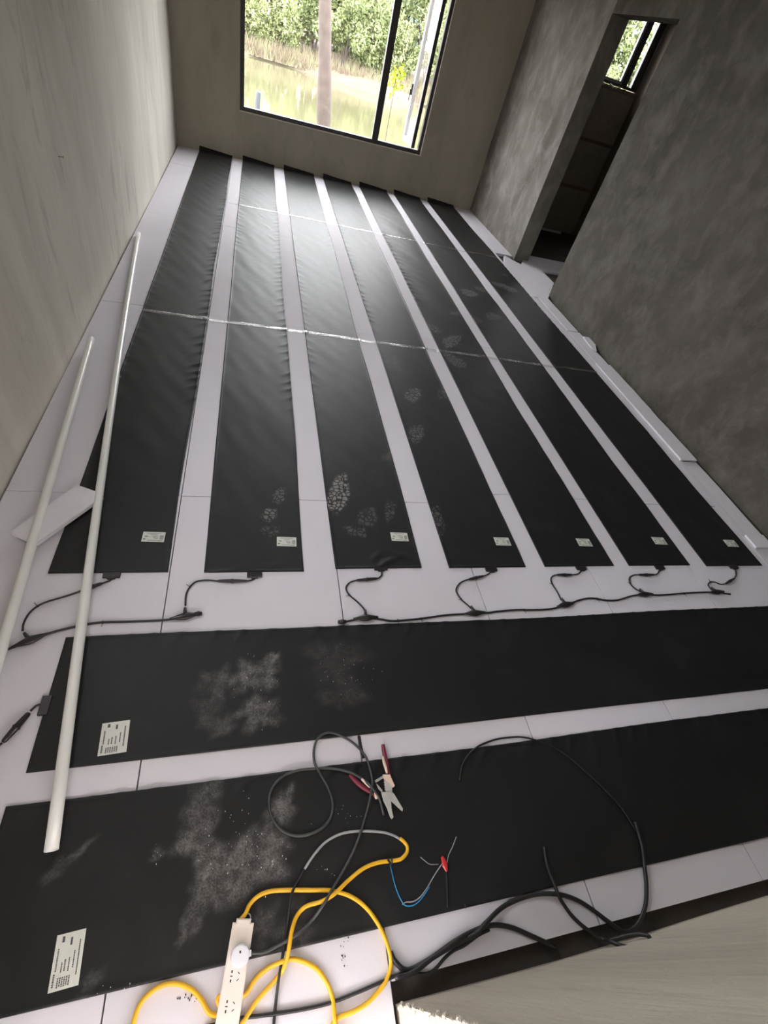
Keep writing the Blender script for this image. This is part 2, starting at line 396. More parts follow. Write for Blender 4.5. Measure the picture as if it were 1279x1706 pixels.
# windows ----------------------------------------------------------
Mb = Matrix.Translation((XL, 7.88, 0)) @ Matrix.Rotation(BROT, 4, 'Z')
def frame_rect(bm, x0, x1, z0, z1, t, y0, y1, M_, bottom=None):
    bt = bottom or t
    bx(bm, x0, x0 + t, y0, y1, z0, z1, M_); bx(bm, x1 - t, x1, y0, y1, z0, z1, M_)
    bx(bm, x0 + t, x1 - t, y0, y1, z0, z0 + bt, M_); bx(bm, x0 + t, x1 - t, y0, y1, z1 - t, z1, M_)
bm = bmesh.new(); frame_rect(bm, W0 - 0.002, W1 + 0.002, WZ0 - 0.002, WZ1 + 0.002, 0.052, 0.012, 0.075, Mb)
MX0, MX1 = 2.487, 2.572
bx(bm, MX0, MX1, 0.012, 0.075, WZ0 + 0.05, WZ1 - 0.046, Mb)
w1 = from_bm('window_1', bm, M['frame']); tag(w1, kind='structure')
bm = bmesh.new()
bx(bm, W0 + 0.052, MX0 - 0.002, 0.040, 0.046, WZ0 + 0.052, WZ1 - 0.048, Mb)
from_bm('pane', bm, M['glass'], w1)
bm = bmesh.new()  # pale caulk line round the frame
for a in ((W0 - 0.006, W1 + 0.006, WZ0 - 0.004, WZ0 + 0.007), (W1 - 0.007, W1 + 0.006, WZ0 + 0.007, WZ1)):
    bx(bm, a[0], a[1], -0.006, 0.03, a[2], a[3], Mb)
from_bm('caulk_line', bm, M['caulk'], w1)
# opened casement
hx = W1 - 0.115; ang = math.radians(91)
hinge = Mb @ Vector((hx, 0.075, 0)); SW = 0.53; SZ0, SZ1 = WZ0 + 0.055, WZ1 - 0.06
Ms = Matrix.Translation(hinge) @ Matrix.Rotation(BROT + ang, 4, 'Z')     # local x runs along the opened sash
bm = bmesh.new(); frame_rect(bm, 0, SW, SZ0, SZ1, 0.058, -0.024, 0.024, Ms)
sash = from_bm('casement_sash', bm, [M['frame'], M['frame_light']], w1)
for p in sash.data.polygons:      # inner-side faces of the rails are pale, hinge stile dark
    c = Ms.inverted() @ p.center
    if c.x > 0.055: p.material_index = 1
bm = bmesh.new(); bx(bm, 0.060, SW - 0.060, -0.003, 0.003, SZ0 + 0.060, SZ1 - 0.060, Ms); from_bm('pane', bm, M['glass'], sash)
bm = bmesh.new(); bx(bm, SW - 0.04, SW - 0.015, 0.022, 0.05, 1.06, 1.18, Ms); bx(bm, SW - 0.035, SW - 0.02, 0.05, 0.06, 1.00, 1.12, Ms)
from_bm('sash_handle', bm, M['black'], sash)
bm = bmesh.new(); bx(bm, MX1, W1 - 0.05, 0.03, 0.05, WZ0 + 0.05, WZ0 + 0.056, Mb); from_bm('stay_track', bm, M['steel'], w1)

# small window of the side room
x0, x1, z0, z1 = XR2 - 0.2 + 1.22, XR2 - 0.2 + 1.88, 1.78, 2.52; wd = x1 - x0
I4 = Matrix.Translation((0, 8.0, 0))
bm = bmesh.new(); frame_rect(bm, x0 + 0.006, x1 - 0.006, z0 + 0.006, z1 - 0.006, 0.03, 0.02, 0.08, I4)
bx(bm, x0 + 0.60 * wd, x0 + 0.72 * wd, 0.02, 0.08, z0 + 0.036, z1 - 0.036, I4)
bx(bm, x0 + 0.84 * wd, x1 - 0.037, 0.02, 0.08, z0 + 0.036, z1 - 0.036, I4)
w2 = from_bm('window_2', bm, M['frame']); tag(w2, kind='structure')
bm = bmesh.new(); frame_rect(bm, x0 + 0.037, x0 + 0.60 * wd - 0.001, z0 + 0.037, z1 - 0.037, 0.03, 0.03, 0.07, I4)
fs = from_bm('window_frame', bm, M['frame_light'], w2)
box('pane', x0 + 0.068, x0 + 0.60 * wd - 0.032, 8.045, 8.05, z0 + 0.068, z1 - 0.068, M['glass'], fs)
box('pane', x0 + 0.72 * wd + 0.001, x0 + 0.84 * wd - 0.001, 8.045, 8.05, z0 + 0.037, z1 - 0.037, M['glass'], w2)
bm = bmesh.new(); rnd = random.Random(3)
for i in range(26):
    t = rnd.random(); s = rnd.uniform(0.006, 0.018)
    c = (x0 + t * 0.45, 7.995, z0 - 0.004 + rnd.uniform(-.012, .012)) if i < 14 else (x0 + rnd.uniform(-.008, .012), 7.995, z0 + t * 0.7)
    bmesh.ops.create_icosphere(bm, subdivisions=1, radius=s, matrix=Matrix.Translation(c))
from_bm('sealing_foam', bm, M['caulk'], w2)

# unseen window added high in the left wall to brighten the mid floor
bm = bmesh.new()
for a in ((1.10, 1.14, 1.3, 2.35), (2.26, 2.30, 1.3, 2.35), (1.14, 2.26, 1.3, 1.34), (1.14, 2.26, 2.31, 2.35)): bx(bm, XL - 0.12, XL - 0.06, *a)
w3 = from_bm('added_fill_window', bm, M['frame']); tag(w3, kind='structure')
box('pane', XL - 0.094, XL - 0.088, 1.141, 2.259, 1.341, 2.309, M['glass'], w3)

# foam boards: the floor covering, one object per board ----------------
CX = [(-0.955, -0.286), (-0.282, 0.383), (0.387, 1.030), (1.034, 1.690), (1.694, 2.350), (2.354, 2.965)]
CY = [[-0.9, 1.593, 3.37, 5.20, 7.0, 7.865], [-0.9, 1.593, 3.36, 5.22, 5.94, 7.875],
      [-0.115, 1.600, 3.40, 5.20, 7.0, 7.89], [-0.115, 1.685, 3.46, 5.24, 7.0, 7.905], [-0.115, 1.672, 3.45, 5.24, 7.0, 7.92], [-0.115, 1.650, 3.44, 5.22, 7.0, 7.94]]
k = 0
for (a, b), ys in zip(CX, CY):
    for y0, y1 in zip(ys, ys[1:]):
        rr = random.Random(k); dz = rr.uniform(-0.0012, 0.0)
        g = 0.006 if (a == -0.286 and y0 == 5.20) else 0.0015
        o = box('foam_board', a, b, y0 + g, y1 - g, -0.0295, dz, M['foam'], fl, 0.0012)
        k += 1
box('foam_board', 2.969, 3.215, 6.08, 7.95, -0.0295, -0.001, M['foam'], fl, 0.0012)
box('foam_board', 2.969, 3.10, -0.115, 1.40, -0.0295, -0.001, M['foam'], fl, 0.0012)
box('foam_board', 2.969, 3.02, 1.403, 4.86, -0.0295, -0.001, M['foam'], fl, 0.0012)

# ------------------------------------------------------------------ heating mats
def vnoise(seed):
    r = random.Random(seed); T = [(r.uniform(1.5, 9), r.uniform(2, 14), r.uniform(0, 6.3), r.uniform(0.3, 1)) for _ in range(7)]
    def f(u, v): return sum(a * np.sin(p * u * 3 + q * v + ph) for p, q, ph, a in T) / 3.0
    return f
def blob(X, Y, cx, cy, a, b, ang, soft=0.25, seed=0, rag=0.25):
    c, s = math.cos(ang), math.sin(ang); u = (X - cx) * c + (Y - cy) * s; v = -(X - cx) * s + (Y - cy) * c
    r = np.sqrt((u / a) ** 2 + (v / b) ** 2)
    th = np.arctan2(v / b, u / a); rr = random.Random(seed)
    w = 1 + rag * (0.5 * np.sin(3 * th + rr.uniform(0, 6)) + 0.35 * np.sin(5 * th + rr.uniform(0, 6)) + 0.25 * np.sin(9 * th + rr.uniform(0, 6)))
    return np.clip((w - r) / soft, 0, 1)
# (photo px, half length, half width, angle deg, strength, kind)
PRINTS = [
 (450, 857, .042, .036, 80, .9, 't'), (467, 826, .055, .032, 75, .55, 't'), (452, 884, .045, .03, 0, .35, 't'),
 (564, 822, .15, .052, 74, 1.5, 't'), (612, 862, .07, .05, 60, .35, 't'), (592, 884, .06, .03, -25, .45, 't'), (648, 850, .08, .03, 70, .4, 't'), (645, 762, .05, .03, 60, .35, 'd'),
 (655, 605, .09, .06, 60, .35, 'd'), (688, 658, .10, .055, 60, .8, 't'), (693, 722, .10, .05, 65, .65, 't'), (727, 868, .11, .04, 80, .5, 't'),
 (752, 568, .16, .06, 52, .85, 't'), (757, 600, .12, .07, 120, .7, 't'), (718, 545, .12, .06, 130, .6, 't'), (739, 655, .09, .04, 60, .5, 't'), (757, 522, .06, .04, 20, .6, 't'),
 (781, 488, .10, .09, 30, .9, 't'), (803, 482, .09, .06, 0, .8, 't'), (821, 527, .10, .07, 40, .6, 't'), (795, 534, .07, .05, 60, .4, 't'), (831, 474, .10, .06, 0, .8, 't'), (851, 482, .09, .08, 20, .9, 't'), (842, 458, .05, .04, 20, .6, 't'),
 (430, 1185, .055, .045, 60, .9, 'd'), (440, 1120, .05, .05, 60, 1.0, 'd'), (410, 1130, .055, .05, 30, .8, 'd'), (360, 1140, .055, .05, 90, .5, 'd'), (372, 1205, .06, .03, 20, .55, 'd'), (455, 1195, .03, .03, 0, .8, 'd'),
 (456, 1096, .02, .016, 40, 1.3, 'd'), (345, 1185, .04, .05, 0, .3, 'd'), (560, 1100, .10, .08, 0, .22, 'd'), (570, 1150, .07, .06, 0, .28, 'd'),
 (340, 1345, .075, .045, 80, .8, 'd'), (330, 1400, .05, .05, 90, .8, 'd'), (385, 1440, .075, .06, 40, 1.0, 'd'), (430, 1440, .07, .055, 20, 1.0, 'd'), (350, 1480, .05, .05, 30, .9, 'd'),
 (470, 1345, .045, .035, 60, 1.0, 'd'), (450, 1400, .05, .035, 0, .7, 'd'), (330, 1520, .035, .02, 60, .7, 'd'), (310, 1545, .03, .015, 60, .5, 'd'), (490, 1545, .05, .04, 60, .4, 'd'), (440, 1540, .04, .03, 60, .4, 'd'),
 (135, 1417, .035, .008, 40, .7, 'd'), (92, 1450, .028, .016, 50, .5, 'd'), (262, 1423, .015, .015, 0, .5, 'd'), (150, 1640, .03, .015, 50, .3, 'd'),
]
PW = [(fp(p[0], p[1], 0.004), p) for p in PRINTS]
SURF = []   # (x0,x1,y0,y1,zfun) for things that lie on the mats
def sheet(x0, x1, y0, y1, along, seed, parent, pucker=(), curl=0.0, step=0.014, wob=0.004, name='sheet', amp=0.0016, kinks=()):
    nz = vnoise(seed); nz2 = vnoise(seed + 50); rr = random.Random(seed)
    nx = max(8, int((x1 - x0) / step)); ny = max(8, int((y1 - y0) / step))
    # finer lines close to the rim so that the hem shows
    def line(a, b, n):
        L = list(np.linspace(a, b, n + 1)); e = [a + .002, a + .005, a + .009, b - .009, b - .005, b - .002]
        return np.array(sorted(set([l for l in L if all(abs(l - q) > .0015 for q in e) or l in (a, b)] + e)))
    xs, ys = line(x0, x1, nx), line(y0, y1, ny)
    X, Y = np.meshgrid(xs, ys)
    dl, dr, db, dt = X - x0, x1 - X, Y - y0, y1 - Y
    long_ = Y if along == 'Y' else X; short = X if along == 'Y' else Y
    edge = np.minimum(np.minimum(dl, dr), np.minimum(db, dt))
    Z = 0.0040 + amp * (nz(short, long_ * 1.0)) + 0.0009 * nz2(short * 2, long_ * 2.6)
    Z = np.maximum(Z, 0.0022)
    Z += 0.0022 * np.exp(-((edge - .005) / .003) ** 2)
    for (side, a, b, A) in pucker:
        d = {'l': dl, 'r': dr, 'b': db, 't': dt}[side]
        win = np.clip((long_ - a) / .3, 0, 1) * np.clip((b - long_) / .3, 0, 1)
        ph = 0.6 * np.sin(long_ * 7 + seed) + 0.4 * np.sin(long_ * 17)
        Z += A * win * np.exp(-(d / .045) ** 2) * np.maximum(0, np.sin(long_ * 2 * PI / .105 + 3 * ph + d * 40)) ** 2
    for (kx, ky, ka, kl, kw, kh) in kinks:
        c, s = math.cos(ka), math.sin(ka); u = (X - kx) * c + (Y - ky) * s; v = -(X - kx) * s + (Y - ky) * c
        Z += kh * np.exp(-(u / kl) ** 2 - (v / kw) ** 2)
    if curl: Z += curl * np.clip(1 - dt / .10, 0, 1) ** 2 * (0.35 + 0.65 * np.clip(dr / (x1 - x0), 0, 1))
    we = wob * (np.sin(long_ * 2.3 + seed) + .5 * np.sin(long_ * 5.1 + 2 * seed))
    if along == 'Y': XX = X + we * (np.abs((X - (x0 + x1) / 2)) / (x1 - x0)) * 2 * np.sign(X - (x0 + x1) / 2) * .6 + we * .4; YY = Y.copy()
    else: YY = Y + we * (np.abs((Y - (y0 + y1) / 2)) / (y1 - y0)) * 2 * np.sign(Y - (y0 + y1) / 2) * .6 + we * .4; XX = X.copy()
    dust = np.zeros_like(X); tread = np.zeros_like(X)
    for i, (P, p) in enumerate(PW):
        if P.x < x0 - .25 or P.x > x1 + .25 or P.y < y0 - .25 or P.y > y1 + .25: continue
        k_ = 1.0 if p[6] == 't' else 1.3
        bl = blob(X, Y, P.x, P.y, p[2] * k_, p[3] * k_, math.radians(p[4]), 0.12 if p[6] == 't' else 0.5, i, 0.15 if p[6] == 't' else 0.35) * p[5]
        if p[6] == 't': tread = np.maximum(tread, bl)
        else: dust = np.maximum(dust, bl)
    h, w_ = X.shape
    co = np.stack([XX, YY, Z], -1).reshape(-1, 3)
    idx = np.arange(h * w_).reshape(h, w_)
    faces = np.stack([idx[:-1, :-1], idx[:-1, 1:], idx[1:, 1:], idx[1:, :-1]], -1).reshape(-1, 4)
    rim = list(idx[0, :]) + list(idx[1:, -1]) + list(idx[-1, -2::-1]) + list(idx[-2:0:-1, 0])
    low = co[rim].copy(); low[:, 2] = np.where(low[:, 2] > .02, low[:, 2] - .003, 0.0004)
    nb = len(co); co = np.vstack([co, low]); R = len(rim)
    sk = [(rim[i], nb + i, nb + (i + 1) % R, rim[(i + 1) % R]) for i in range(R)]
    me = bpy.data.meshes.new(name)
    me.from_pydata(co.tolist(), [], faces.tolist() + sk)
    for nm, arr in (('dust', dust), ('tread', tread)):
        a = me.attributes.new(nm, 'FLOAT', 'POINT'); a.data.foreach_set('value', list(arr.reshape(-1)) + [0.0] * R)
    me.update()
    o = link(name, me, M['sheet'], parent, True)
    zi = Z
    def zf(x, y):
        if x < x0 or x > x1 or y < y0 or y > y1: return 0.0
        return float(zi[min(len(ys) - 1, int(np.searchsorted(ys, y))), min(len(xs) - 1, int(np.searchsorted(xs, x)))])
    SURF.append(zf); return o
def gz(x, y): return max([f(x, y) for f in SURF] + [0.0])
def on(px, py, r=0.0, lift=0.0):            # point of a cable of radius r lying on whatever is there
    p = fp(px, py, 0.004 + r + lift); p.z = gz(p.x, p.y) + r + lift + 0.0006; return p
def sticker(parent, cx, cy, w_, h_, rz, z=None):
    """data sticker; local x is the reading direction"""
    z = z if z is not None else 0.0
    c, s = math.cos(rz), math.sin(rz)
    hw, hh = w_ / 2, h_ / 2
    zz = max(gz(cx + a * c - b * s, cy + a * s + b * c) for a in (-hw, 0, hw) for b in (-hh, 0, hh)) + 0.0006
    Mx = Matrix.Translation((cx, cy, zz)) @ Matrix.Rotation(rz, 4, 'Z')
    bm = bmesh.new(); bx(bm, -hw, hw, -hh, hh, -0.0008, 0.0004, Mx); st = from_bm('label_sticker', bm, M['paper'], parent)
    st['label'] = 'pale rating sticker with rows of small dark print'
    bm = bmesh.new(); r = random.Random(5)
    def bar(x0, x1, y, t=.012): bx(bm, x0 * w_ - hw, x1 * w_ - hw, hh - (y + t) * h_, hh - y * h_, 0.0004, 0.0007, Mx)
    def words(x0, x1, y, t):
        x = x0
        while x < x1 - .01:
            l = r.uniform(.012, .03); bar(x, min(x + l, x1), y, t); x += l + .008
    words(.18, .80, .12, .045); bar(.10, .24, .42, .07); bar(.05, .16, .70, .09)
    words(.36, .66, .27, .04); words(.46, .70, .42, .04); words(.48, .70, .55, .05); words(.52, .70, .66, .04)
    for q in range(6): words(.78, .95, .34 + q * .075, .045)
    words(.26, .66, .84, .05); words(.70, .94, .86, .06)
    from_bm('print', bm, M['ink'], st)
def lead(parent, box_px, path, plug, tee_r=0.0042):
    """connector block at the mat's end, inline plug and short lead"""
    b = fp(*box_px, 0.006)
    return b
MX = [(-0.697, -0.290), (-0.158, 0.246), (0.378, 0.782), (0.918, 1.324), (1.438, 1.856), (1.957, 2.372), (2.489, 2.918)]
NEAR = [1.172, 1.168, 1.180, 1.178, 1.180, 1.180, 1.172]
FAR = [7.865, 7.875, 7.885, 7.90, 7.91, 7.915, 7.925]
LAB = ['black heating mat, leftmost long strip beside the two white pipes', 'black heating mat, second long strip from the left, heel print near its sticker',
 'black heating mat, third long strip from the left, with bold blocky shoeprint', 'black heating mat, middle of the seven long strips, a few pale footprints',
 'black heating mat, third long strip from the right', 'black heating mat, second long strip from the right',
 'black heating mat, rightmost long strip nearest the right wall and doorway']
LEADS = [
 dict(box=(186, 958), a=[(187, 963), (181, 967)], plug=[(170, 971), (140, 981)], b=[(128, 986), (104, 994), (80, 1001), (62, 1009), (48, 1021), (39, 1037), (37, 1050)]),
 dict(box=(424, 957), a=[(424, 963), (418, 966)], plug=[(411, 967), (362, 967)], b=[(350, 966), (339, 966), (326, 968.5), (316.6, 976.6), (311, 986), (309, 996), (308.6, 1008)]),
 dict(box=(634, 946), a=[(636, 952), (636, 957), (632, 961.4)], plug=[(628.8, 963), (594, 966)], b=[(588, 967.5), (581, 971), (576.4, 979.4), (582, 990.4), (594.4, 1001), (605.3, 1012), (608, 1018)]),
 dict(box=(818, 948), a=[(818, 952), (813, 956)], plug=[(806, 959), (781, 964.5)], b=[(773, 967), (765, 972), (760, 983), (768, 997), (780, 1008), (785, 1013)]),
 dict(box=(968, 946), a=[(968, 951), (963, 955.7)], plug=[(953.7, 957), (928, 957)], b=[(923, 958), (918, 963), (920, 972), (929, 986), (935, 999)]),
 dict(box=(1099, 945), a=[(1098, 951), (1096, 955)], plug=[(1091, 957), (1064, 957)], b=[(1056, 957.5), (1049, 962), (1050, 971), (1057, 979), (1067, 985)]),
 dict(box=(1222, 944), a=[(1226, 950), (1226.6, 957)], plug=[(1224, 963), (1209, 972)], b=[(1201, 973), (1192, 969.5), (1184, 969), (1180, 974), (1186, 982)]),
]
PUCK = [[('r', 2.2, 6.8, .008), ('l', 2, 7, .002)], [('r', 2.2, 6.6, .005), ('l', 4.5, 7.6, .004)], [('l', 2.4, 5, .003), ('r', 5, 6.6, .003)], [('l', 3.3, 6.3, .006)], [('l', 3.9, 6.2, .009)], [('l', 3, 6, .002)], [('r', 3.5, 6, .003)]]
def tie(parent, p, d, r, side=1):
    d = Vector(d).normalized(); s = d.cross(Vector((0, 0, 1))).normalized()
    bm = bmesh.new()
    sweep(bm, [p - d * .002, p + d * .002], r * 1.35, 8)
    a = p + s * side * r; e = a + s * side * .014 + Vector((0, 0, .004)); sweep(bm, [a, e], .0011, 5)
    from_bm('cable_tie', bm, M['black'], parent)
def plug_part(parent, p0, p1, r=.0075):
    p0, p1 = Vector(p0), Vector(p1); L = (p1 - p0)
    bm = bmesh.new()
    ts = [0, .06, .2, .45, .5, .55, .8, .94, 1]; rs = [.55, .75, .85, 1.0, 1.25, 1.0, .85, .75, .5]
    sweep(bm, [p0 + L * t for t in ts], [r * k_ for k_ in rs], 10)
    from_bm('inline_plug', bm, M['connector'], parent, True)
def mat_lead(parent, L, rr=.0034):
    b = fp(*L['box'], .006); d = -1
    p = fp(*L['box'], .006); yn = p.y
    bm = bmesh.new(); bx(bm, p.x - .030, p.x + .030, yn - .012, yn + .012, 0.0005, .0085)
    bx(bm, p.x - .014, p.x + .014, yn - .018, yn - .012, 0.0005, .009)
    bmesh.ops.bevel(bm, geom=bm.edges[:], offset=.0012, segments=1, affect='EDGES')
    from_bm('terminal_block', bm, M['connector'], parent)
    A = [Vector((p.x, yn - .016, .0048))] + [on(*q, rr) for q in L['a']]; P0, P1 = on(*L['plug'][0], .0075), on(*L['plug'][1], .0075)
    tube('lead_wire', A + [P0], rr, M['black'], parent, 8, 5)
    plug_part(parent, P0, P1)
    B = [P1] + [on(*q, rr) for q in L['b']]
    tube('lead_wire', B, rr, M['black'], parent, 8, 5)
    if len(B) > 4: k_ = len(B) * 3 // 5; tie(parent, B[k_], B[k_ + 1] - B[k_ - 1], rr, 1)
mats = []
for i in range(7):
    x0, x1 = MX[i]; root = empty('heating_mat', ((x0 + x1) / 2, NEAR[i], 0), label=LAB[i], cat='heating mat', group='long heating mats running to the window')
    root.location = (0, 0, 0)
    kk = []
    if i == 2: kk = [(.63, 1.215, .5, .05, .006, .010), (.57, 1.24, .9, .03, .005, .009), (.70, 1.25, -.4, .06, .006, .006), (.60, 1.20, 1.3, .02, .006, .012)]
    if i == 1: kk = [(.06, 1.19, .1, .15, .004, .004)]
    if i == 1: kk += [(.04 + .045 * q, 6.0 - .3 * q, -1.1, .06, .006, .006) for q in range(4)]
    sheet(x0, x1, NEAR[i], FAR[i], 'Y', i + 1, root, PUCK[i], 0.045, kinks=kk)
    lb = [(-.365, 1.348), (.175, 1.328), (.709, 1.361), (1.257, 1.337), (1.755, 1.335), (2.277, 1.350), (2.813, 1.335)][i]
    sticker(root, lb[0], lb[1], .085, .052, -.03)
    mat_lead(root, LEADS[i])
    mats.append(root)
# the two cross mats in the foreground
r8 = empty('heating_mat', label='black heating mat crossing the floor just below the cable joints, pale dust patches', cat='heating mat', group='heating mats laid across the foreground')
sheet(-0.577, 3.10, .489, .902, 'X', 21, r8, [('t', -.6, 3, .003)], step=.009, wob=.003, amp=.0022)
sticker(r8, -.368, .560, .094, .076, -PI / 2 + .05)
r9 = empty('heating_mat', label='black heating mat nearest the camera, under the power strip and loose cables', cat='heating mat', group='heating mats laid across the foreground')
sheet(-0.60, 3.10, -.008, .406, 'X', 22, r9, [('t', -.6, 3, .004)], step=.009, wob=.003, amp=.0022)
sticker(r9, -.376, .066, .10, .060, -PI / 2 + .05)
p = fp(76, 1175, .006); bm = bmesh.new(); bx(bm, -.592, -.565, p.y - .03, p.y + .03, .0005, .009); bmesh.ops.bevel(bm, geom=bm.edges[:], offset=.0012, segments=1, affect='EDGES')
from_bm('terminal_block', bm, M['connector'], r8)
tube('lead_wire', [on(70, 1172, .0034), on(60, 1175, .0034), on(50, 1184, .0034)], .0034, M['black'], r8, 8, 5)
plug_part(r8, on(48, 1187, .009), on(4, 1236, .009), .010)
tube('lead_wire', [on(3, 1237, .0034), on(-30, 1262, .0034), on(-70, 1300, .0034)], .0034, M['black'], r8, 8, 5)

# ------------------------------------------------------------------ supply cables with tee joints
def tee(parent, c, a, neck):
    """boat-shaped joint centred on c, lying along a, its neck pointing to neck"""
    a = Vector((a.x, a.y, 0)).normalized(); c = Vector((c.x, c.y, gz(c.x, c.y) + .0095))
    bm = bmesh.new(); L = .052
    ts = [-1, -.8, -.5, -.2, 0, .2, .5, .8, 1]; rs = [.35, .5, .85, 1.15, 1.25, 1.15, .85, .5, .35]
    sweep(bm, [c + a * L * t for t in ts], [.0125 * k_ for k_ in rs], 10, .62)
    n = Vector((neck.x - c.x, neck.y - c.y, 0)).normalized(); sweep(bm, [c + n * .006, c + n * .02, c + n * .036], [.009, .0062, .0050], 8)
    from_bm('tee_joint', bm, M['connector'], parent, True)
cl = empty('supply_cable', label='short black supply cable with two joints at lower left, passing under the white pipes', cat='cable', group='black supply cables joining the mats')
T1, T2 = on(50, 1067, .004), on(308, 1027, .004)
tube('cable', [on(-40, 1110, .0042), on(0, 1086, .0042), on(18, 1079, .0042), T1, on(80, 1055, .0042), on(112, 1046, .0042), on(140, 1040, .0042), on(170, 1036, .0042), on(210, 1035, .0042), on(260, 1033, .0042), on(285, 1031, .0042), T2, on(322, 1024, .0042)], .0042, M['black'], cl, 8, 5)
tee(cl, T1, on(80, 1055) - on(18, 1079), on(38, 1052)); tee(cl, T2, on(330, 1023) - on(285, 1031), on(308.6, 1008))
q = on(329, 1022, .008); plug_part(cl, q - Vector((.012, 0, 0)), q + Vector((.016, .002, 0)), .009)
tie(cl, on(171, 1036, .0042), (1, 0, 0), .0042, 1)
cr_ = empty('supply_cable', label='long black supply cable linking five joints below the right-hand mats', cat='cable', group='black supply cables joining the mats')
TS = [(609, 1029.5), (791, 1021.5), (942, 1007.5), (1074, 990.5), (1194, 986.5)]
NK = [(608, 1018), (785, 1013), (935, 999), (1067, 985), (1186, 982)]
path = [(573, 1036), (585, 1033), TS[0], (630, 1030.5), (652, 1033.7), (675, 1032.5), (701, 1030), (740, 1024.5), (765, 1022.7), TS[1], (815, 1020), (829, 1018), (860, 1015.5), (890, 1015.5), (920, 1013.6), TS[2], (956, 1002.5), (970, 998), (987, 996), (1010, 999.5), (1030, 999), (1054, 992), TS[3], (1095, 991), (1109, 990.4), (1145, 987.4), (1176, 986), TS[4], (1210, 988.5), (1217, 989)]
tube('cable', [on(*q, .0045) for q in path], .0045, M['black'], cr_, 8, 4)
for t, n_ in zip(TS, NK):
    c = on(*t, .004); tee(cr_, c, on(t[0] + 20, t[1] - (1.5 if t != TS[2] else 5)) - on(t[0] - 20, t[1] + (1.5 if t != TS[2] else 4)), on(*n_))
q = on(572, 1035, .008); plug_part(cr_, q - Vector((.022, 0, 0)), q + Vector((.014, 0, 0)), .009)
for t in ((663, 1033), (702, 1030), (873, 1015.5), (995, 997), (1140, 988)): tie(cr_, on(*t, .0045), (1, .05, 0), .0045, 1)

# ------------------------------------------------------------------ tape strips
def tape(y, x0, x1, wd, tilt, label, seg_list=None):
    xs = np.arange(x0, x1, .012); V = []; F = []
    r = random.Random(y)
    for i, x in enumerate(xs):
        yc = y + tilt * (x - x0) + .004 * math.sin(x * 5)
        for k_, o_ in enumerate((-.5, -.17, .17, .5)):
            yy = yc + o_ * wd; z = max(gz(x + a, yy + b) for a in (-.014, 0, .014) for b in (-.01, 0, .01)) + .0012 + r.uniform(0, .0012)
            V.append((x, yy, z))
    for i in range(len(xs) - 1):
        for k_ in range(3): a = i * 4 + k_; F.append((a, a + 1, a + 5, a + 4))
    me = bpy.data.meshes.new('tape_strip'); me.from_pydata(V, [], F)
    o = link('tape_strip', me, M['tape'], None, False); tag(o, label, 'tape', 'clear tape strips across the mats')
tape(3.30, -.71, 2.93, .036, -.012, 'clear shiny tape strip crossing all long mats, the one nearer the camera')
tape(5.93, -.19, 2.93, .030, -.018, 'clear shiny tape strip crossing the long mats nearer the window')

# ------------------------------------------------------------------ white pipes
def pipe(P0, P1, r, label, mid=None):
    bm = bmesh.new(); P = [Vector(P0), Vector(P1)]; n = 30
    ax = (P[1] - P[0]); L = ax.length; t = ax.normalized(); s = t.cross(Vector((0, 0, 1))).normalized(); nn = s.cross(t)
    ri = r * .86; seg = 24; ro = []; rn = []
    for k_ in range(n + 1):
        f = k_ / n; c = P[0] + ax * f + Vector((0, 0, 0)) + s * (mid or 0) * math.sin(PI * f)
        ro.append([bm.verts.new(c + (s * math.cos(a) + nn * math.sin(a)) * r) for a in [2 * PI * q / seg for q in range(seg)]])
        rn.append([bm.verts.new(c + (s * math.cos(a) + nn * math.sin(a)) * ri) for a in [2 * PI * q / seg for q in range(seg)]])
    for a, b in zip(ro, ro[1:]):
        for q in range(seg): bm.faces.new((a[q], a[(q + 1) % seg], b[(q + 1) % seg], b[q]))
    for a, b in zip(rn, rn[1:]):
        for q in range(seg): bm.faces.new((b[q], b[(q + 1) % seg], a[(q + 1) % seg], a[q]))
    for A, B in ((ro[0], rn[0]), (ro[-1], rn[-1])):
        for q in range(seg): bm.faces.new((A[q], B[q], B[(q + 1) % seg], A[(q + 1) % seg]))
    o = from_bm('pvc_pipe', bm, M['pvc'], None, True); tag(o, label, 'pipe', 'white plastic pipes lying at the left')
    return o
R1 = .0165
a = fp(84, 1416, .004 + R1 + .012); b = fp(231, 389, R1 + .002); a.z = .008 + R1; b.z = R1 + .001
pipe(a, b, R1, 'longer white plastic pipe lying over the leftmost mat down to the foreground mats', mid=-.012)
a = fp(-32, 1185, R1 + .02); b = fp(153, 567, R1 + .02); a.z = R1 + .004; b.z = R1 + .03
pipe(a, b, R1, 'shorter white plastic pipe nearer the left wall, running out of frame at left')

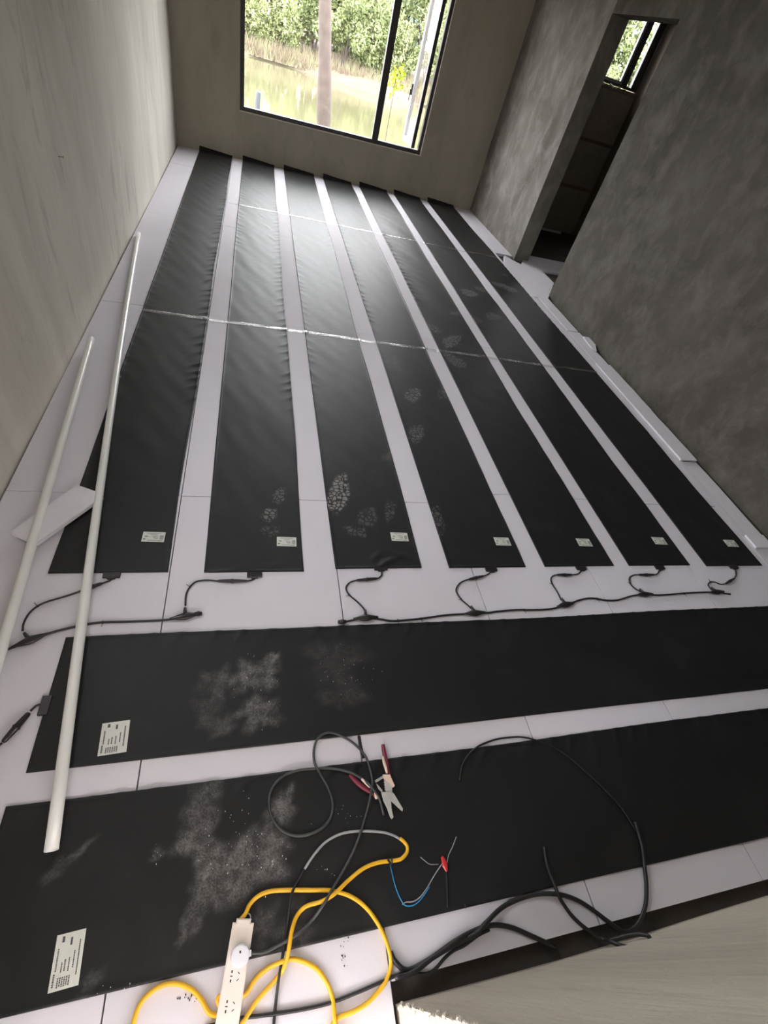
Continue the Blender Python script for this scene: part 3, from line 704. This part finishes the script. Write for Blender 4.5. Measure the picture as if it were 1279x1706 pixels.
# ------------------------------------------------------------------ foam offcuts
def offcut(pxs, z0, th, label, group=None, zo=None, name='foam_offcut', bev=.002):
    bm = bmesh.new(); pts = []
    for i, q in enumerate(pxs):
        dz = zo[i] if zo else 0; P = fp(q[0], q[1], z0 + th + dz); pts.append((P.x, P.y, dz))
    prism(bm, pts, z0, z0 + th)
    if bev: bmesh.ops.bevel(bm, geom=bm.edges[:], offset=bev, segments=2, affect='EDGES')
    o = from_bm(name, bm, M['foam_edge']); tag(o, label, 'foam board', group); return o
offcut([(16, 886), (60, 905), (172, 826), (168, 821), (128, 807)], .0105, .020, 'loose white foam offcut lying askew under both pipes', zo=[0, 0, .002, .002, .002])
G = 'foam offcuts along the right wall'
def strip(x0, x1, y0, y1, z0, th, label, skew=0.0):
    bm = bmesh.new(); n = max(2, int(abs(y1 - y0) / .12)); r = random.Random(label); E1 = []
    L = [(x0, y0)] + [(x1 + skew * 0 + r.uniform(-.004, .004), y0 + (y1 - y0) * t / n) for t in range(n + 1)] + [(x0, y1)]
    prism(bm, L, z0, z0 + th)
    o = from_bm('foam_offcut', bm, M['foam_edge']); tag(o, label, 'foam board', G)
strip(3.000, 3.150, 2.105, 2.73, .001, .013, 'white foam offcut with rounded end overhanging its neighbour by the right wall')
strip(3.005, 3.165, 2.735, 3.42, .001, .009, 'white foam offcut just beyond the second tape line by the right wall')
strip(3.022, 3.150, 1.41, 2.10, -.026, .024, 'sunken white foam offcut between two raised ones by the right wall')
strip(2.985, 3.130, 1.30, 1.40, .0005, .012, 'small squarish foam offcut at the near end of the right wall')
strip(3.030, 3.165, 3.43, 4.05, -.026, .024, 'sunken foam offcut midway along the right wall')
strip(3.030, 3.160, 4.06, 4.84, -.026, .027, 'foam offcut next to the doorway corner by the right wall')
offcut([(971, 560), (981, 562), (992, 574), (994, 585), (986, 580), (978, 570)], .002, .008, 'small rounded foam scrap leaning at the right wall foot', G, bev=.0015)
# doorway pieces
def dz(x, y): return (840 + x / 5.81, 240 + y / 5.81)
offcut([dz(60, 1110), dz(160, 1165), dz(370, 1230), dz(480, 1345), dz(425, 1490), dz(270, 1478), dz(120, 1320), dz(0, 1180), dz(0, 1075)], -.0285, .030, 'large cut foam board filling the doorway floor', 'foam pieces in the doorway')
offcut([dz(200, 1070), dz(600, 1150), dz(560, 1262), dz(372, 1232), dz(160, 1165)], -.0285, .020, 'darker foam piece inside the side room doorway', 'foam pieces in the doorway')
st = box('foam_offcut', 4.30, 4.85, 7.88, 7.91, -.03, .0, M['foam_edge']); tag(st, 'thin pale foam strip at the foot of the block wall in the side room', 'foam board')

# ------------------------------------------------------------------ power strip
ZT = .030
t0, t1 = fp(389, 1529, ZT), fp(424, 1531, ZT); m0 = (t0 + t1) / 2; b0, b1 = fp(354, 1706, ZT), fp(402, 1706, ZT); mb = (b0 + b1) / 2
ax = (mb - m0).normalized(); rz = math.atan2(ax.y, ax.x)
ps = empty('power_strip', (m0.x, m0.y, 0), rz, label='beige power strip with yellow cord at the bottom of the frame', cat='power strip')
zb = .0068
Lps, Wps = .30, (t1 - t0).length / 2
bm = bmesh.new(); bx(bm, 0, Lps, -Wps, Wps, 0, ZT - zb)
for v in bm.verts: v.co.z += zb
bmesh.ops.bevel(bm, geom=[e for e in bm.edges if abs(e.verts[0].co.z - e.verts[1].co.z) > .01], offset=.008, segments=4, affect='EDGES')
bmesh.ops.bevel(bm, geom=[e for e in bm.edges if min(e.verts[0].co.z, e.verts[1].co.z) > ZT - .001], offset=.003, segments=3, affect='EDGES')
from_bm('body', bm, M['beige'], ps, False)
def socket(x):
    bm = bmesh.new(); z = ZT - .0002
    def slot(cx, cy, l, w_, ang): bx(bm, -l / 2, l / 2, -w_ / 2, w_ / 2, 0, .0006, Matrix.Translation((x + cx, cy, z)) @ Matrix.Rotation(ang, 4, 'Z'))
    slot(-.006, .008, .006, .0016, .9); slot(.006, .008, .006, .0016, -.9); slot(-.008, -.008, .005, .0032, 0); slot(.0, -.008, .0018, .006, 0); slot(.008, -.008, .005, .0032, 0)
    from_bm('socket', bm, M['dark'], ps)
for s in (.105, .155, .205, .255): socket(s)
bm = bmesh.new(); bx(bm, .018, .045, -.011, .011, ZT - .0003, ZT + .0005); bmesh.ops.bevel(bm, geom=bm.edges[:], offset=.0004, segments=1, affect='EDGES'); from_bm('recess_panel', bm, M['beige'], ps)
bm = bmesh.new(); P = [Vector((-.001, .008 + .008 * math.cos(a), .02 + 0 * a)) + Vector((-.009 * math.sin(a), 0, 0)) for a in [PI * i / 10 for i in range(11)]]
sweep(bm, P, .0016, 6); from_bm('hanging_loop', bm, M['silver_cable'], ps)
ps_inv = (Matrix.Translation((m0.x, m0.y, 0)) @ Matrix.Rotation(rz, 4, 'Z')).inverted()
RY = .0052
def Y(px, py, lift=0): return ps_inv @ on(px, py, RY, lift)
yc = [Vector((.004, -.010, .018)), Y(409, 1522, .006), Y(416, 1507), Y(430, 1493), Y(450, 1485), Y(480, 1483, .004), Y(520, 1483), Y(552, 1484, .0), Y(585, 1494), Y(612, 1515), Y(635, 1548), Y(648, 1582, .006), Y(651, 1610, .0), Y(641, 1638), Y(616, 1668, .004), Y(590, 1685, .006), Y(560, 1699), Y(548, 1730), Y(556, 1760), Y(570, 1740), Y(559, 1706, .008), Y(555, 1668), Y(545, 1638), Y(525, 1612), Y(492, 1598, .004), Y(468, 1603, .012), Y(445, 1614), Y(425, 1632), Y(404, 1660), Y(385, 1682), Y(368, 1700)]
yd = [Y(352, 1690), Y(335, 1665), Y(318, 1648), Y(295, 1639), Y(272, 1641), Y(250, 1654), Y(232, 1675), Y(222, 1706), Y(215, 1760), Y(300, 1800), Y(380, 1730), Y(408, 1698), Y(430, 1665), Y(458, 1634), Y(474, 1610, .012), Y(481, 1580, .014), Y(486, 1550, .012), Y(495, 1525), Y(510, 1510), Y(535, 1502, .012), Y(556, 1490, .012), Y(580, 1467), Y(605, 1447), Y(630, 1437), Y(655, 1434), Y(668, 1431), Y(677, 1421), Y(678, 1411), Y(673, 1403), Y(666, 1397)]
c1 = tube('cord', yc[:-2] + [Vector((.14, -.03, .012)), Vector((.17, -.01, .005))], RY, M['yellow'], ps, 12, 6); c1['label'] = 'yellow cord'
c2 = tube('cord', [Vector((.17, .012, .005))] + yd, RY, M['yellow'], ps, 12, 6); c2['label'] = 'yellow cord with taped end'

# plug and dark cable
pk = empty('plugged_cable', label='dark cable looped round the wire stripper, its round white plug in the power strip', cat='cable')
pc = fp(400, 1592, ZT + .012); bm = bmesh.new()
bmesh.ops.create_cone(bm, cap_ends=True, segments=32, radius1=.0225, radius2=.0205, depth=.020, matrix=Matrix.Translation((pc.x, pc.y, ZT + .0108)))
d_ = Vector((1, .05, 0)).normalized(); bx(bm, 0, .026, -.006, .006, ZT + .003, ZT + .013, Matrix.Translation((pc.x, pc.y, 0)))
bmesh.ops.bevel(bm, geom=[e for e in bm.edges if e.calc_face_angle(0) > .6], offset=.002, segments=2, affect='EDGES')
from_bm('plug', bm, M['white_plastic'], pk, False); box('screw_hole', pc.x - .002, pc.x + .002, pc.y + .004, pc.y + .009, ZT + .0205, ZT + .0212, M['dark'], pk)
RG = .0039
g = [Vector((pc.x + .024, pc.y, ZT + .006)), on(440, 1586, RG, .012), on(462, 1576, RG, .004), on(490, 1560, RG, .012), on(518, 1535, RG), on(540, 1505, RG, .02), on(560, 1470, RG, .004), on(580, 1435, RG), on(597, 1397, RG, .009), on(610, 1355, RG), on(619, 1315, RG, .02), on(619, 1295, RG, .012), on(610, 1262, RG, .004), on(592, 1240, RG), on(572, 1227, RG), on(548, 1221, RG), on(530, 1230, RG), on(523, 1248, RG), on(524, 1270, RG, .001), on(532, 1287, RG, .009), on(546, 1312, RG), on(554, 1338, RG), on(550, 1363, RG), on(533, 1382, RG), on(508, 1392, RG), on(484, 1391, RG), on(464, 1379, RG), on(451, 1358, RG), on(448, 1332, RG), on(455, 1310, RG), on(471, 1294, RG), on(495, 1284, RG), on(525, 1281, RG), on(555, 1281, RG), on(585, 1288, RG, .010), on(606, 1300, RG, .016), on(621, 1314, RG, .026), on(632, 1332, RG, .012), on(639, 1358, RG, .0)]
tube('cable', g, RG, M['grey_cable'], pk, 10, 6)
pc2 = empty('pale_cable', label='pale grey cable coming out of the taped yellow cord end and curving down left', cat='cable')
g = [on(666, 1398, .003), on(655, 1392, .003), on(639, 1387, .003), on(616, 1385, .003), on(596, 1385, .003), on(578, 1387, .003), on(561, 1392, .003), on(541, 1404, .003), on(523, 1424, .003), on(507, 1448, .003), on(495, 1470, .003), on(487, 1486, .003, .012), on(482, 1510, .003, .01), on(478, 1545, .003), on(472, 1585, .003, .004), on(466, 1620, .003, .012), on(460, 1665, .003), on(456, 1706, .003), on(450, 1770, .003)]
t_ = tube('cable', g[:10], .0036, M['silver_cable'], pc2, 10, 6); t_['label'] = 'pale silvery length'
t_ = tube('cable', g[9:], .0036, M['black'], pc2, 10, 6); t_['label'] = 'dark lower length'
# blue wires
bw_ = empty('thin_wires', label='thin blue and grey wires with red tape, right of the yellow cord end', cat='wire')
g = [on(650, 1441, .0012), on(653, 1455, .0012), on(658, 1475, .0012), (on(664, 1492, .0012)), on(671, 1505, .0012)]
tube('wire', g, .0014, M['blue'], bw_, 6, 5)
g = [on(671, 1505, .0012), on(676, 1509, .0012), on(686, 1509, .0012), on(695, 1504, .0012), on(704, 1494, .0012), on(715, 1478, .0012)]
tube('wire', g, .0016, M['blue'], bw_, 6, 5)
g = [on(670, 1507, .0012), on(676, 1503, .0012), on(688, 1502, .0012), on(700, 1494, .0012), on(712, 1478, .0012), on(721, 1462, .0012), on(730, 1448, .0012), on(737, 1438, .0012)]
tube('wire', g, .0016, M['silver_cable'], bw_, 6, 5)
tube('wire', [on(646, 1432, .002, .010), on(652, 1440, .002, .002), on(652, 1430, .002, .012)], .0034, M['black'], bw_, 6, 5)
tube('wire', [on(700, 1428, .001), on(707, 1434, .001), on(716, 1440, .001), on(730, 1440, .001)], .0012, M['silver_cable'], bw_, 6, 5)
tube('wire', [on(744, 1440, .001), on(747, 1425, .001), on(754, 1410, .001), on(760, 1394, .001)], .0014, M['silver_cable'], bw_, 6, 5)
tube('wire', [on(742, 1440, .002), on(744, 1470, .002), on(745, 1512, .002)], .0026, M['black'], bw_, 6, 5)
bm = bmesh.new(); sweep(bm, [on(736, 1427, .004), on(739, 1434, .004), on(741, 1442, .004), on(744, 1452, .004)], [.004, .007, .009, .003], 6, .6); from_bm('red_tape', bm, M['red'], bw_)

# wire stripper
ws = empty('wire_stripper', label='steel wire stripper with wine red and cream handles, spread open on the mat', cat='hand tool')
def zz(px, py, z): return fp(px, py, z)
def crop(x, y): return (570 + x / 10.66, 1230 + y / 10.66)
def poly(name, pts, z0, z1, mat, bev=.0008):
    bm = bmesh.new(); P = [fp(*crop(*q), z1) for q in pts]; prism(bm, [(p.x, p.y) for p in P], z0, z1)
    if bev: bmesh.ops.bevel(bm, geom=bm.edges[:], offset=bev, segments=2, affect='EDGES')
    return from_bm(name, bm, mat, ws)
j1 = poly('jaw', [(700, 960), (900, 960), (935, 1010), (1080, 1250), (1070, 1300), (1030, 1265), (940, 1180), (870, 1110), (760, 1060)], .0225, .0255, M['steel'])
j2 = poly('jaw', [(690, 950), (880, 950), (860, 1110), (870, 1250), (910, 1400), (880, 1435), (850, 1400), (790, 1230), (730, 1110)], .0258, .0288, M['steel'])
teeth = [(730, 700), (850, 740), (930, 850), (880, 880), (890, 960), (770, 960), (780, 930), (752, 920), (772, 890), (745, 875), (768, 850), (740, 830), (762, 800), (735, 785), (755, 760)]
poly('stripping_plate', teeth, .0226, .0254, M['steel'])
poly('thumb_guard', [(720, 640), (850, 640), (870, 700), (935, 840), (910, 870), (850, 800), (770, 720), (725, 700)], .0256, .0300, M['cream'])
poly('thumb_guard', [(600, 800), (640, 830), (720, 930), (700, 960), (640, 900)], .0212, .0224, M['steel'])
bm = bmesh.new(); c = fp(*crop(810, 1050), .030); bmesh.ops.create_cone(bm, cap_ends=True, segments=16, radius1=.004, radius2=.0035, depth=.0034, matrix=Matrix.Translation((c.x, c.y, .0304))); from_bm('pivot_screw', bm, M['steel'], ws)
def handle(ptsr, w0, w1, z):
    P = [fp(*crop(*q), z_) for q, z_ in zip(ptsr, z)]
    bm = bmesh.new(); sweep(bm, smooth_path(P, 5), [w0 + (w1 - w0) * math.sin(PI * min(1, .15 + i / (len(P) * 5 - 4))) for i in range((len(P) - 1) * 5 + 1)], 10, .8)
    return from_bm('handle', bm, M['wine'], ws, True)
h1 = handle([(725, 110), (735, 200), (760, 330), (790, 450), (815, 560), (840, 650)], .004, .0075, [.013, .0145, .017, .020, .0225, .0245])
h2 = handle([(130, 640), (220, 740), (330, 840), (440, 920), (530, 970), (600, 1060)], .004, .0075, [.016, .016, .017, .017, .017, .017])
def insert(pts, z, mat):
    P = [fp(*crop(*q), z_) for q, z_ in zip(pts, z)]; bm = bmesh.new(); n = (len(P) - 1) * 5 + 1
    sweep(bm, smooth_path(P, 5), [.0052 * (.45 + .55 * math.sin(PI * (.1 + .8 * i / n))) for i in range(n)], 8, .6)
    i_ = from_bm('grip_insert', bm, mat, ws, True); i_['label'] = 'cream grip insert'
insert([(720, 320), (740, 420), (770, 520), (795, 620)], [.0245, .0275, .0305, .033], M['cream'])
insert([(340, 720), (420, 790), (500, 870)], [.0255, .0255, .0255], M['cream'])
insert([(580, 960), (600, 1020), (610, 1080)], [.0255, .0255, .024], M['cream'])
A = fp(*crop(585, 770), .022); B = fp(*crop(730, 680), .024); bm = bmesh.new(); P = []
for i in range(90):
    t = i / 89; c = A.lerp(B, t); s = (B - A).normalized().cross(Vector((0, 0, 1))); P.append(c + s * (.0035 * math.cos(t * 2 * PI * 11)) + Vector((0, 0, .0035 * math.sin(t * 2 * PI * 11))))
sweep(bm, P, .0007, 5); from_bm('spring', bm, M['steel'], ws)

# ------------------------------------------------------------------ black cables at lower right
def kc(x, y): return (620 + x / 1.941, 1380 + y / 1.941)
RB = .0062
def drop(px, py, z): p = fp(px, py, z); return p
g1 = [on(340, 1712, .004), on(400, 1697, .004), on(438, 1692, .004), on(492, 1684, .004), on(547, 1672, .004), on(602, 1651, .004), on(640, 1634, .004), on(665, 1624, .004), on(*kc(130, 470), .004), on(*kc(190, 467), .004), on(*kc(235, 420), .004), on(*kc(265, 395), .004), on(*kc(300, 378), .004, .004), on(*kc(345, 345), .004), on(*kc(380, 328), .004)]
a_ = empty('black_cable', label='thin black cable running from the power strip toward the front wall', cat='cable', group='black cables by the front wall')
tube('cable', g1, .0040, M['black'], a_, 8, 6)
a_ = empty('black_cable', label='thick black cable arching widest over the foam boards beside the front wall', cat='cable', group='black cables by the front wall')
g2 = [on(*kc(60, 400), RB), on(*kc(75, 430), RB), on(*kc(110, 458), RB), on(*kc(160, 440), RB), on(*kc(250, 385), RB, .004), on(*kc(330, 345), RB, .010), on(*kc(370, 305), RB, .018), on(*kc(430, 250), RB), on(*kc(520, 215), RB), on(*kc(600, 213), RB, .012), on(*kc(660, 230), RB), on(*kc(710, 260), RB), on(*kc(770, 305), RB), on(*kc(820, 335), RB), on(*kc(860, 310), RB), on(*kc(885, 250), RB), on(*kc(888, 180), RB), on(*kc(878, 115), RB), on(*kc(872, 60), RB), on(*kc(850, -20), RB)]
tube('cable', g2, RB, M['black'], a_, 10, 6)
a_ = empty('black_cable', label='thick black cable with a lower arch dipping into the gap by the front wall', cat='cable', group='black cables by the front wall')
p_end = fp(*kc(590, 385), -.018)
g3 = [on(*kc(75, 482), RB, .010), on(*kc(130, 468), RB, .012), on(*kc(200, 415), RB, .004), on(*kc(270, 365), RB, .014), on(*kc(330, 332), RB, .002), on(*kc(390, 313), RB, .002), on(*kc(450, 320), RB), on(*kc(510, 345), RB), on(*kc(560, 368), RB), p_end]
tube('cable', g3, RB, M['black'], a_, 10, 6)
a_ = empty('black_cable', label='black cable coming off the near mat into a small loop by the wall gap', cat='cable', group='black cables by the front wall')
g4 = [on(*kc(556, 60), .005), on(*kc(566, 120), .005), on(*kc(588, 180), .005), on(*kc(608, 225), .005, .016), on(*kc(645, 280), .005), on(*kc(690, 322), .005), on(*kc(740, 355), .005), fp(*kc(770, 366), .03), fp(*kc(800, 378), .05), fp(*kc(845, 386), .08), fp(*kc(888, 372), .085), fp(*kc(895, 350), .075), fp(*kc(860, 343), .055), fp(*kc(810, 352), .035), fp(*kc(765, 364), .018)]
tube('cable', g4, .0055, M['black'], a_, 10, 6)
a_ = empty('black_cable', label='thin black cable arching along the upper edge of the nearest mat', cat='cable')
g5 = [on(766, 1300, .003), on(768, 1282, .003), on(775, 1265, .003), on(790, 1248, .003), on(812, 1236, .003), on(840, 1229, .003), on(880, 1229, .003), on(930, 1250, .003), on(980, 1290, .003), on(1030, 1340, .003), on(1060, 1385, .003)]
tube('cable', g5, .0032, M['black'], a_, 8, 6)
bs = empty('black_strap', label='short black strap bridging the white gap above the wire stripper', cat='strap')
P = [on(598, 1226, .001), on(600, 1240, .001), on(603, 1254, .001), on(605, 1263, .001)]
bm = bmesh.new(); sweep(bm, P, .0058, 6, .25); from_bm('strap', bm, M['black'], bs)
o = tube('cable_stub', [on(773, 1506, .002), on(776, 1513, .002)], .0025, M['black']); tag(o, 'tiny black tie end poking out below the nearest mat', 'cable tie')

# ------------------------------------------------------------------ debris and nail
bm = bmesh.new(); r = random.Random(11)
spots = [(570, 1120, 40, 40, 36), (420, 1400, 90, 90, 60), (440, 1150, 60, 60, 26), (580, 1360, 30, 22, 12), (545, 1450, 26, 12, 8), (225, 1650, 90, 20, 10), (260, 1420, 12, 14, 6)]
for (cx, cy, sx, sy, n_) in spots:
    for _ in range(n_):
        p = on(cx + r.gauss(0, .5) * sx, cy + r.gauss(0, .5) * sy, 0); s = r.uniform(.0005, .0012)
        bmesh.ops.create_icosphere(bm, subdivisions=1, radius=s, matrix=Matrix.Translation(p + Vector((0, 0, s * .4))) @ Matrix.Diagonal((1, r.uniform(.5, 2), .6, 1)))
o = from_bm('plaster_crumbs', bm, M['foam_edge']); tag(o, 'tiny white plaster crumbs scattered on the foreground mats', 'debris', kind='stuff')
bm = bmesh.new()
for (cx, cy, sx, sy, n_) in [(572, 1585, 8, 40, 16), (312, 1665, 20, 10, 12), (1100, 1100, 4, 4, 1)]:
    for _ in range(n_):
        p = on(cx + r.gauss(0, .5) * sx, cy + r.gauss(0, .5) * sy, 0); s = r.uniform(.0008, .002)
        bmesh.ops.create_icosphere(bm, subdivisions=1, radius=s, matrix=Matrix.Translation(p + Vector((0, 0, s * .4))) @ Matrix.Diagonal((1, r.uniform(.5, 2), .5, 1)))
o = from_bm('dark_crumbs', bm, M['dark']); tag(o, 'tiny dark crumbs on the white foam beside the yellow cord', 'debris', kind='stuff')
dd = ray(97, 261); t = XL / dd.x; P = Vector((XL, dd.y * t, CAMZ + dd.z * t)); bm = bmesh.new()
sweep(bm, [P + Vector((-.01, 0, 0)), P + Vector((.022, 0, .003)), P + Vector((.023, 0, .003)), P + Vector((.026, 0, .003))], [.0025, .0025, .007, .007], 8)
o = from_bm('nail', bm, M['nail']); tag(o, 'small pale nail stuck in the left wall', 'nail')

# ------------------------------------------------------------------ outside
g_ = box('ground_outside', -30, 40, 8.5, 11.2, -1.4, -.75, M['bank']); tag(g_, kind='structure')
g_ = box('pond_water', -40, 60, 11.2, 28.6, -1.2, -.60, M['water']); tag(g_, kind='structure')
bm = bmesh.new(); n = 90; r = random.Random(2); front = [(-40 + 100 * i / n, 28.2 + .5 * math.sin(i * .9) + r.uniform(-.25, .25)) for i in range(n + 1)]
rowsv = []
for (dy, z) in ((0, -1.2), (0.02, -.62), (.25, -.35), (1.5, -.1), (8, .3), (30, .8)):
    rowsv.append([bm.verts.new((x, y + dy, z + r.uniform(-.06, .06))) for x, y in front])
for a, b in zip(rowsv, rowsv[1:]):
    for i in range(n): bm.faces.new((a[i], a[i + 1], b[i + 1], b[i]))
o = from_bm('pond_bank', bm, M['bank']); tag(o, kind='structure')
g_ = box('porch_slab', -4, 6, -6, -3.5, -.35, -.05, M['slab']); tag(g_, kind='structure')

def leaves(n, fn, size, seed, name='foliage', asp=2.2):
    r = np.random.RandomState(seed); P = fn(r, n)
    d = r.normal(size=(n, 3)); d /= np.linalg.norm(d, axis=1)[:, None]; e = np.cross(d, r.normal(size=(n, 3))); e /= np.linalg.norm(e, axis=1)[:, None]
    s = size * r.uniform(.6, 1.4, (n, 1)); nn = np.cross(d, e)
    a = P - d * s * asp / 2; b = P + e * s / 2 + nn * s * .12; c = P + d * s * asp / 2; dd = P - e * s / 2 + nn * s * .12
    V = np.stack([a, b, c, dd], 1).reshape(-1, 3); F = np.arange(n * 4).reshape(n, 4)
    me = bpy.data.meshes.new(name); me.from_pydata(V.tolist(), [], F.tolist()); return me
def crown(rx, ry, rz, lumps, seed):
    rr = np.random.RandomState(seed); C = rr.normal(size=(lumps, 3)) * np.array([rx, ry, rz]) * .45; R = rr.uniform(.25, .5, lumps) * min(rx, rz)
    def f(r, n):
        k_ = r.randint(0, lumps, n); v = r.normal(size=(n, 3)); v /= np.linalg.norm(v, axis=1)[:, None]
        return C[k_] + v * (R[k_] * r.uniform(.5, 1.05, n) ** .5)[:, None] + np.array([0, 0, rz])
    return f
protos = []
for k_, (mt, rx, rz_) in enumerate((('leaf_a', 1.6, 2.0), ('leaf_b', 1.5, 1.7), ('leaf_c', 1.5, 2.3), ('leaf_a', 1.2, 2.6))):
    me = leaves(5200, crown(rx, 1.1, rz_, 26, 40 + k_), .085, 60 + k_); me.materials.append(M[mt]); protos.append(me)
bms = bmesh.new()
for i in range(5):
    a = i * 2.4; sweep(bms, [Vector((0, 0, -.1)), Vector((.2 * math.cos(a), .2 * math.sin(a), 1.2)), Vector((.7 * math.cos(a), .5 * math.sin(a), 2.6))], [.05, .035, .012], 6)
stem_me = bpy.data.meshes.new('stems'); bms.to_mesh(stem_me); bms.free(); stem_me.materials.append(M['bark'])
r = random.Random(21); i = 0
def shrub(x, y, z, s, k_, label, group):
    root = empty('shrub', (x, y, z), r.uniform(0, 6), label=label, cat='shrub', group=group); root.scale = (s, s, s)
    f = bpy.data.objects.new('foliage', protos[k_]); col.objects.link(f); f.parent = root; f['kind'] = 'stuff'
    t = bpy.data.objects.new('stems', stem_me); col.objects.link(t); t.parent = root
ORD = ['first', 'second', 'third', 'fourth', 'fifth', 'sixth', 'seventh', 'eighth', 'ninth', 'tenth', 'eleventh', 'twelfth']
for row, (yy, zz_, s0, s1, st_, spans, wrd) in enumerate(((29.7, -.45, .60, .78, 1.35, ((-3.0, 11.0), (14.6, 21.0)), 'low'), (33.6, -.1, 1.15, 1.5, 1.75, ((-4.5, 13.0), (16.0, 23.5)), 'tall'))):
    for wi, (xa, xb) in enumerate(spans):
        x = xa; k_ = 0
        while x < xb:
            lo, hi = ((-.0275 * yy, .278 * yy), (.55 * yy, .645 * yy))[wi]
            win = ('big', 'small')[wi]
            if lo - .5 < x < hi + .5:
                lab = ORD[min(k_, 11)] + ' ' + wrd + ' shrub from the left across the pond, in the ' + win + ' window'; k_ += 1
            else:
                lab = wrd + ' shrub across the pond beyond the edge of the ' + win + ' window view'
            shrub(x, yy + r.uniform(-.4, .5), zz_, r.uniform(s0, s1), r.choice((0, 1, 1, 3) if row == 0 else (0, 1, 2, 3)), lab, wrd + ' shrubs across the pond')
            x += st_
# reeds along the waterline (uncountable)
rr = np.random.RandomState(5); n = 15000
X = rr.uniform(-8, 26, n); Yr = 28.6 + np.abs(rr.normal(0, .8, n)); H = rr.uniform(.15, .65, n); ZB = -.55 + (Yr - 28.6) * .25
lx = rr.normal(0, .18, n); ly = rr.normal(0, .12, n); wv = .022
V = np.stack([np.stack([X - wv, Yr, ZB], 1), np.stack([X + wv, Yr, ZB], 1), np.stack([X + lx, Yr + ly, ZB + H], 1)], 1).reshape(-1, 3)
me = bpy.data.meshes.new('reeds'); me.from_pydata(V.tolist(), [], np.arange(3 * n).reshape(n, 3).tolist())
o = link('reeds', me, M['reed']); tag(o, 'dry pinkish reeds and grass along the far waterline', 'reeds', kind='stuff')
def trunk_tree(x, y, z0, h, r0, lean, label, cat='tree', name='tree', leavesN=0, lm='leaf_a', top=None):
    root = empty(name, (x, y, z0), 0, label=label, cat=cat)
    P = [Vector((lean * t * h + .02 * math.sin(t * 9), .02 * math.cos(t * 7), h * t)) for t in [i / 24 for i in range(25)]]
    bm = bmesh.new(); q = random.Random(label); sweep(bm, P, [r0 * (1 - .35 * i / 24) * (1 + q.uniform(-.09, .13)) for i in range(25)], 14)
    from_bm('trunk', bm, M['bark'], root, True)
    bm = bmesh.new()
    for i in range(7):
        a = q.uniform(0, 6.3); t = q.uniform(.72, 1); b = Vector((lean * t * h, 0, h * t)); e = b + Vector((math.cos(a), math.sin(a), .6)) * h * .16
        sweep(bm, [b, (b + e) / 2 + Vector((0, 0, .05)), e], [r0 * .3, r0 * .2, r0 * .08], 6)
    from_bm('branch', bm, M['bark'], root, True)
    if leavesN:
        f = crown(h * .28, h * .24, h * .2, 12, 7); me = leaves(leavesN, lambda r_, n_: f(r_, n_) + np.array([lean * h, 0, h * .68]), .12, 8); o = link('foliage', me, M[lm], root); o['kind'] = 'stuff'
pt = atY(545, 200, 12.0)
trunk_tree(1.37, 12.0, -.75, 7.5, .135, -.115, 'pale knotty tree trunk standing in front of the pond, centre of the big window', leavesN=2500)
pp = atY(612, 60, 27.5)
for (px, h, r0, lab) in ((372, 0, 0, None), (400, 0, 0, None)): pass
for (px, py, Yd, h, r0, lab) in ((436, 40, 31.0, 6.5, .10, 'thin reddish tree stem on the far bank at the left of the big window'), (561, 40, 31.5, 7, .11, 'thin tree stem on the far bank just right of the big trunk'), (606, 50, 30.5, 5.5, .07, 'slender sapling with dark crown across the pond left of the mullion')):
    P = atY(px, py, Yd); trunk_tree(P.x + .6, Yd, -.2, h, r0, -.05, lab, leavesN=1200, lm='leaf_c')
# post in the pond
P = atY(430, 152, 12.0); bm = bmesh.new(); sweep(bm, [Vector((P.x - .05, 12, -1.1)), Vector((P.x, 12, P.z - .02)), Vector((P.x + .005, 12, P.z))], [.052, .05, .045], 12)
o = from_bm('post', bm, M['post'], None, True); tag(o, 'dark post sticking out of the pond, lower left of the big window', 'post')
# bright leaves on a twig by the open casement, and leaves hanging at its top
def sprig(name, anchor, path, clusters, mat, label, size=.045):
    root = empty(name, anchor, label=label, cat='plant'); tube('twig', path, .006, M['bark'], root, 6, 5)
    for j, c in enumerate(clusters):
        me = leaves(26, lambda r_, n_: r_.normal(size=(n_, 3)) * .065 + np.array(c), size, 90 + j, asp=1.3); tag(link('leaf_cluster', me, mat, root), kind='stuff')
A = atY(658, 128, 9.6); B = atY(668, 140, 9.6)
sprig('young_tree', (A.x, 9.6, 0), [(.05, 0, -.76), (.03, 0, -.1), (.02, 0, B.z - .05), (0, 0, A.z + .05)], [(-.02, 0, A.z), (.07, 0, B.z), (.08, 0.02, A.z + .03), (.03, 0, B.z - .06)], M['leaf_y'], 'bright yellow green sprig outside beside the open casement')
A = atY(688, 5, 9.2)
sprig('hanging_branch', (A.x, 9.2, 0), [(-.5, .1, A.z + .75), (-.2, .05, A.z + .4), (0, 0, A.z + .1)], [(-.08, 0, A.z + .03), (.05, 0, A.z + .06), (-.02, 0, A.z + .2), (-.25, 0, A.z + .45), (.08, 0, A.z - .02)], M['leaf_c'], 'dark leaves of a branch hanging at the top of the open casement', .06)
# pale netting patch beyond
P = atY(630, 72, 40.0); o = box('net_screen', P.x - 3.2, P.x + 5.5, 39.9, 40.0, -.2, 3.2, M['net']); tag(o, 'pale teal netting screen beyond the pond bank', 'screen')
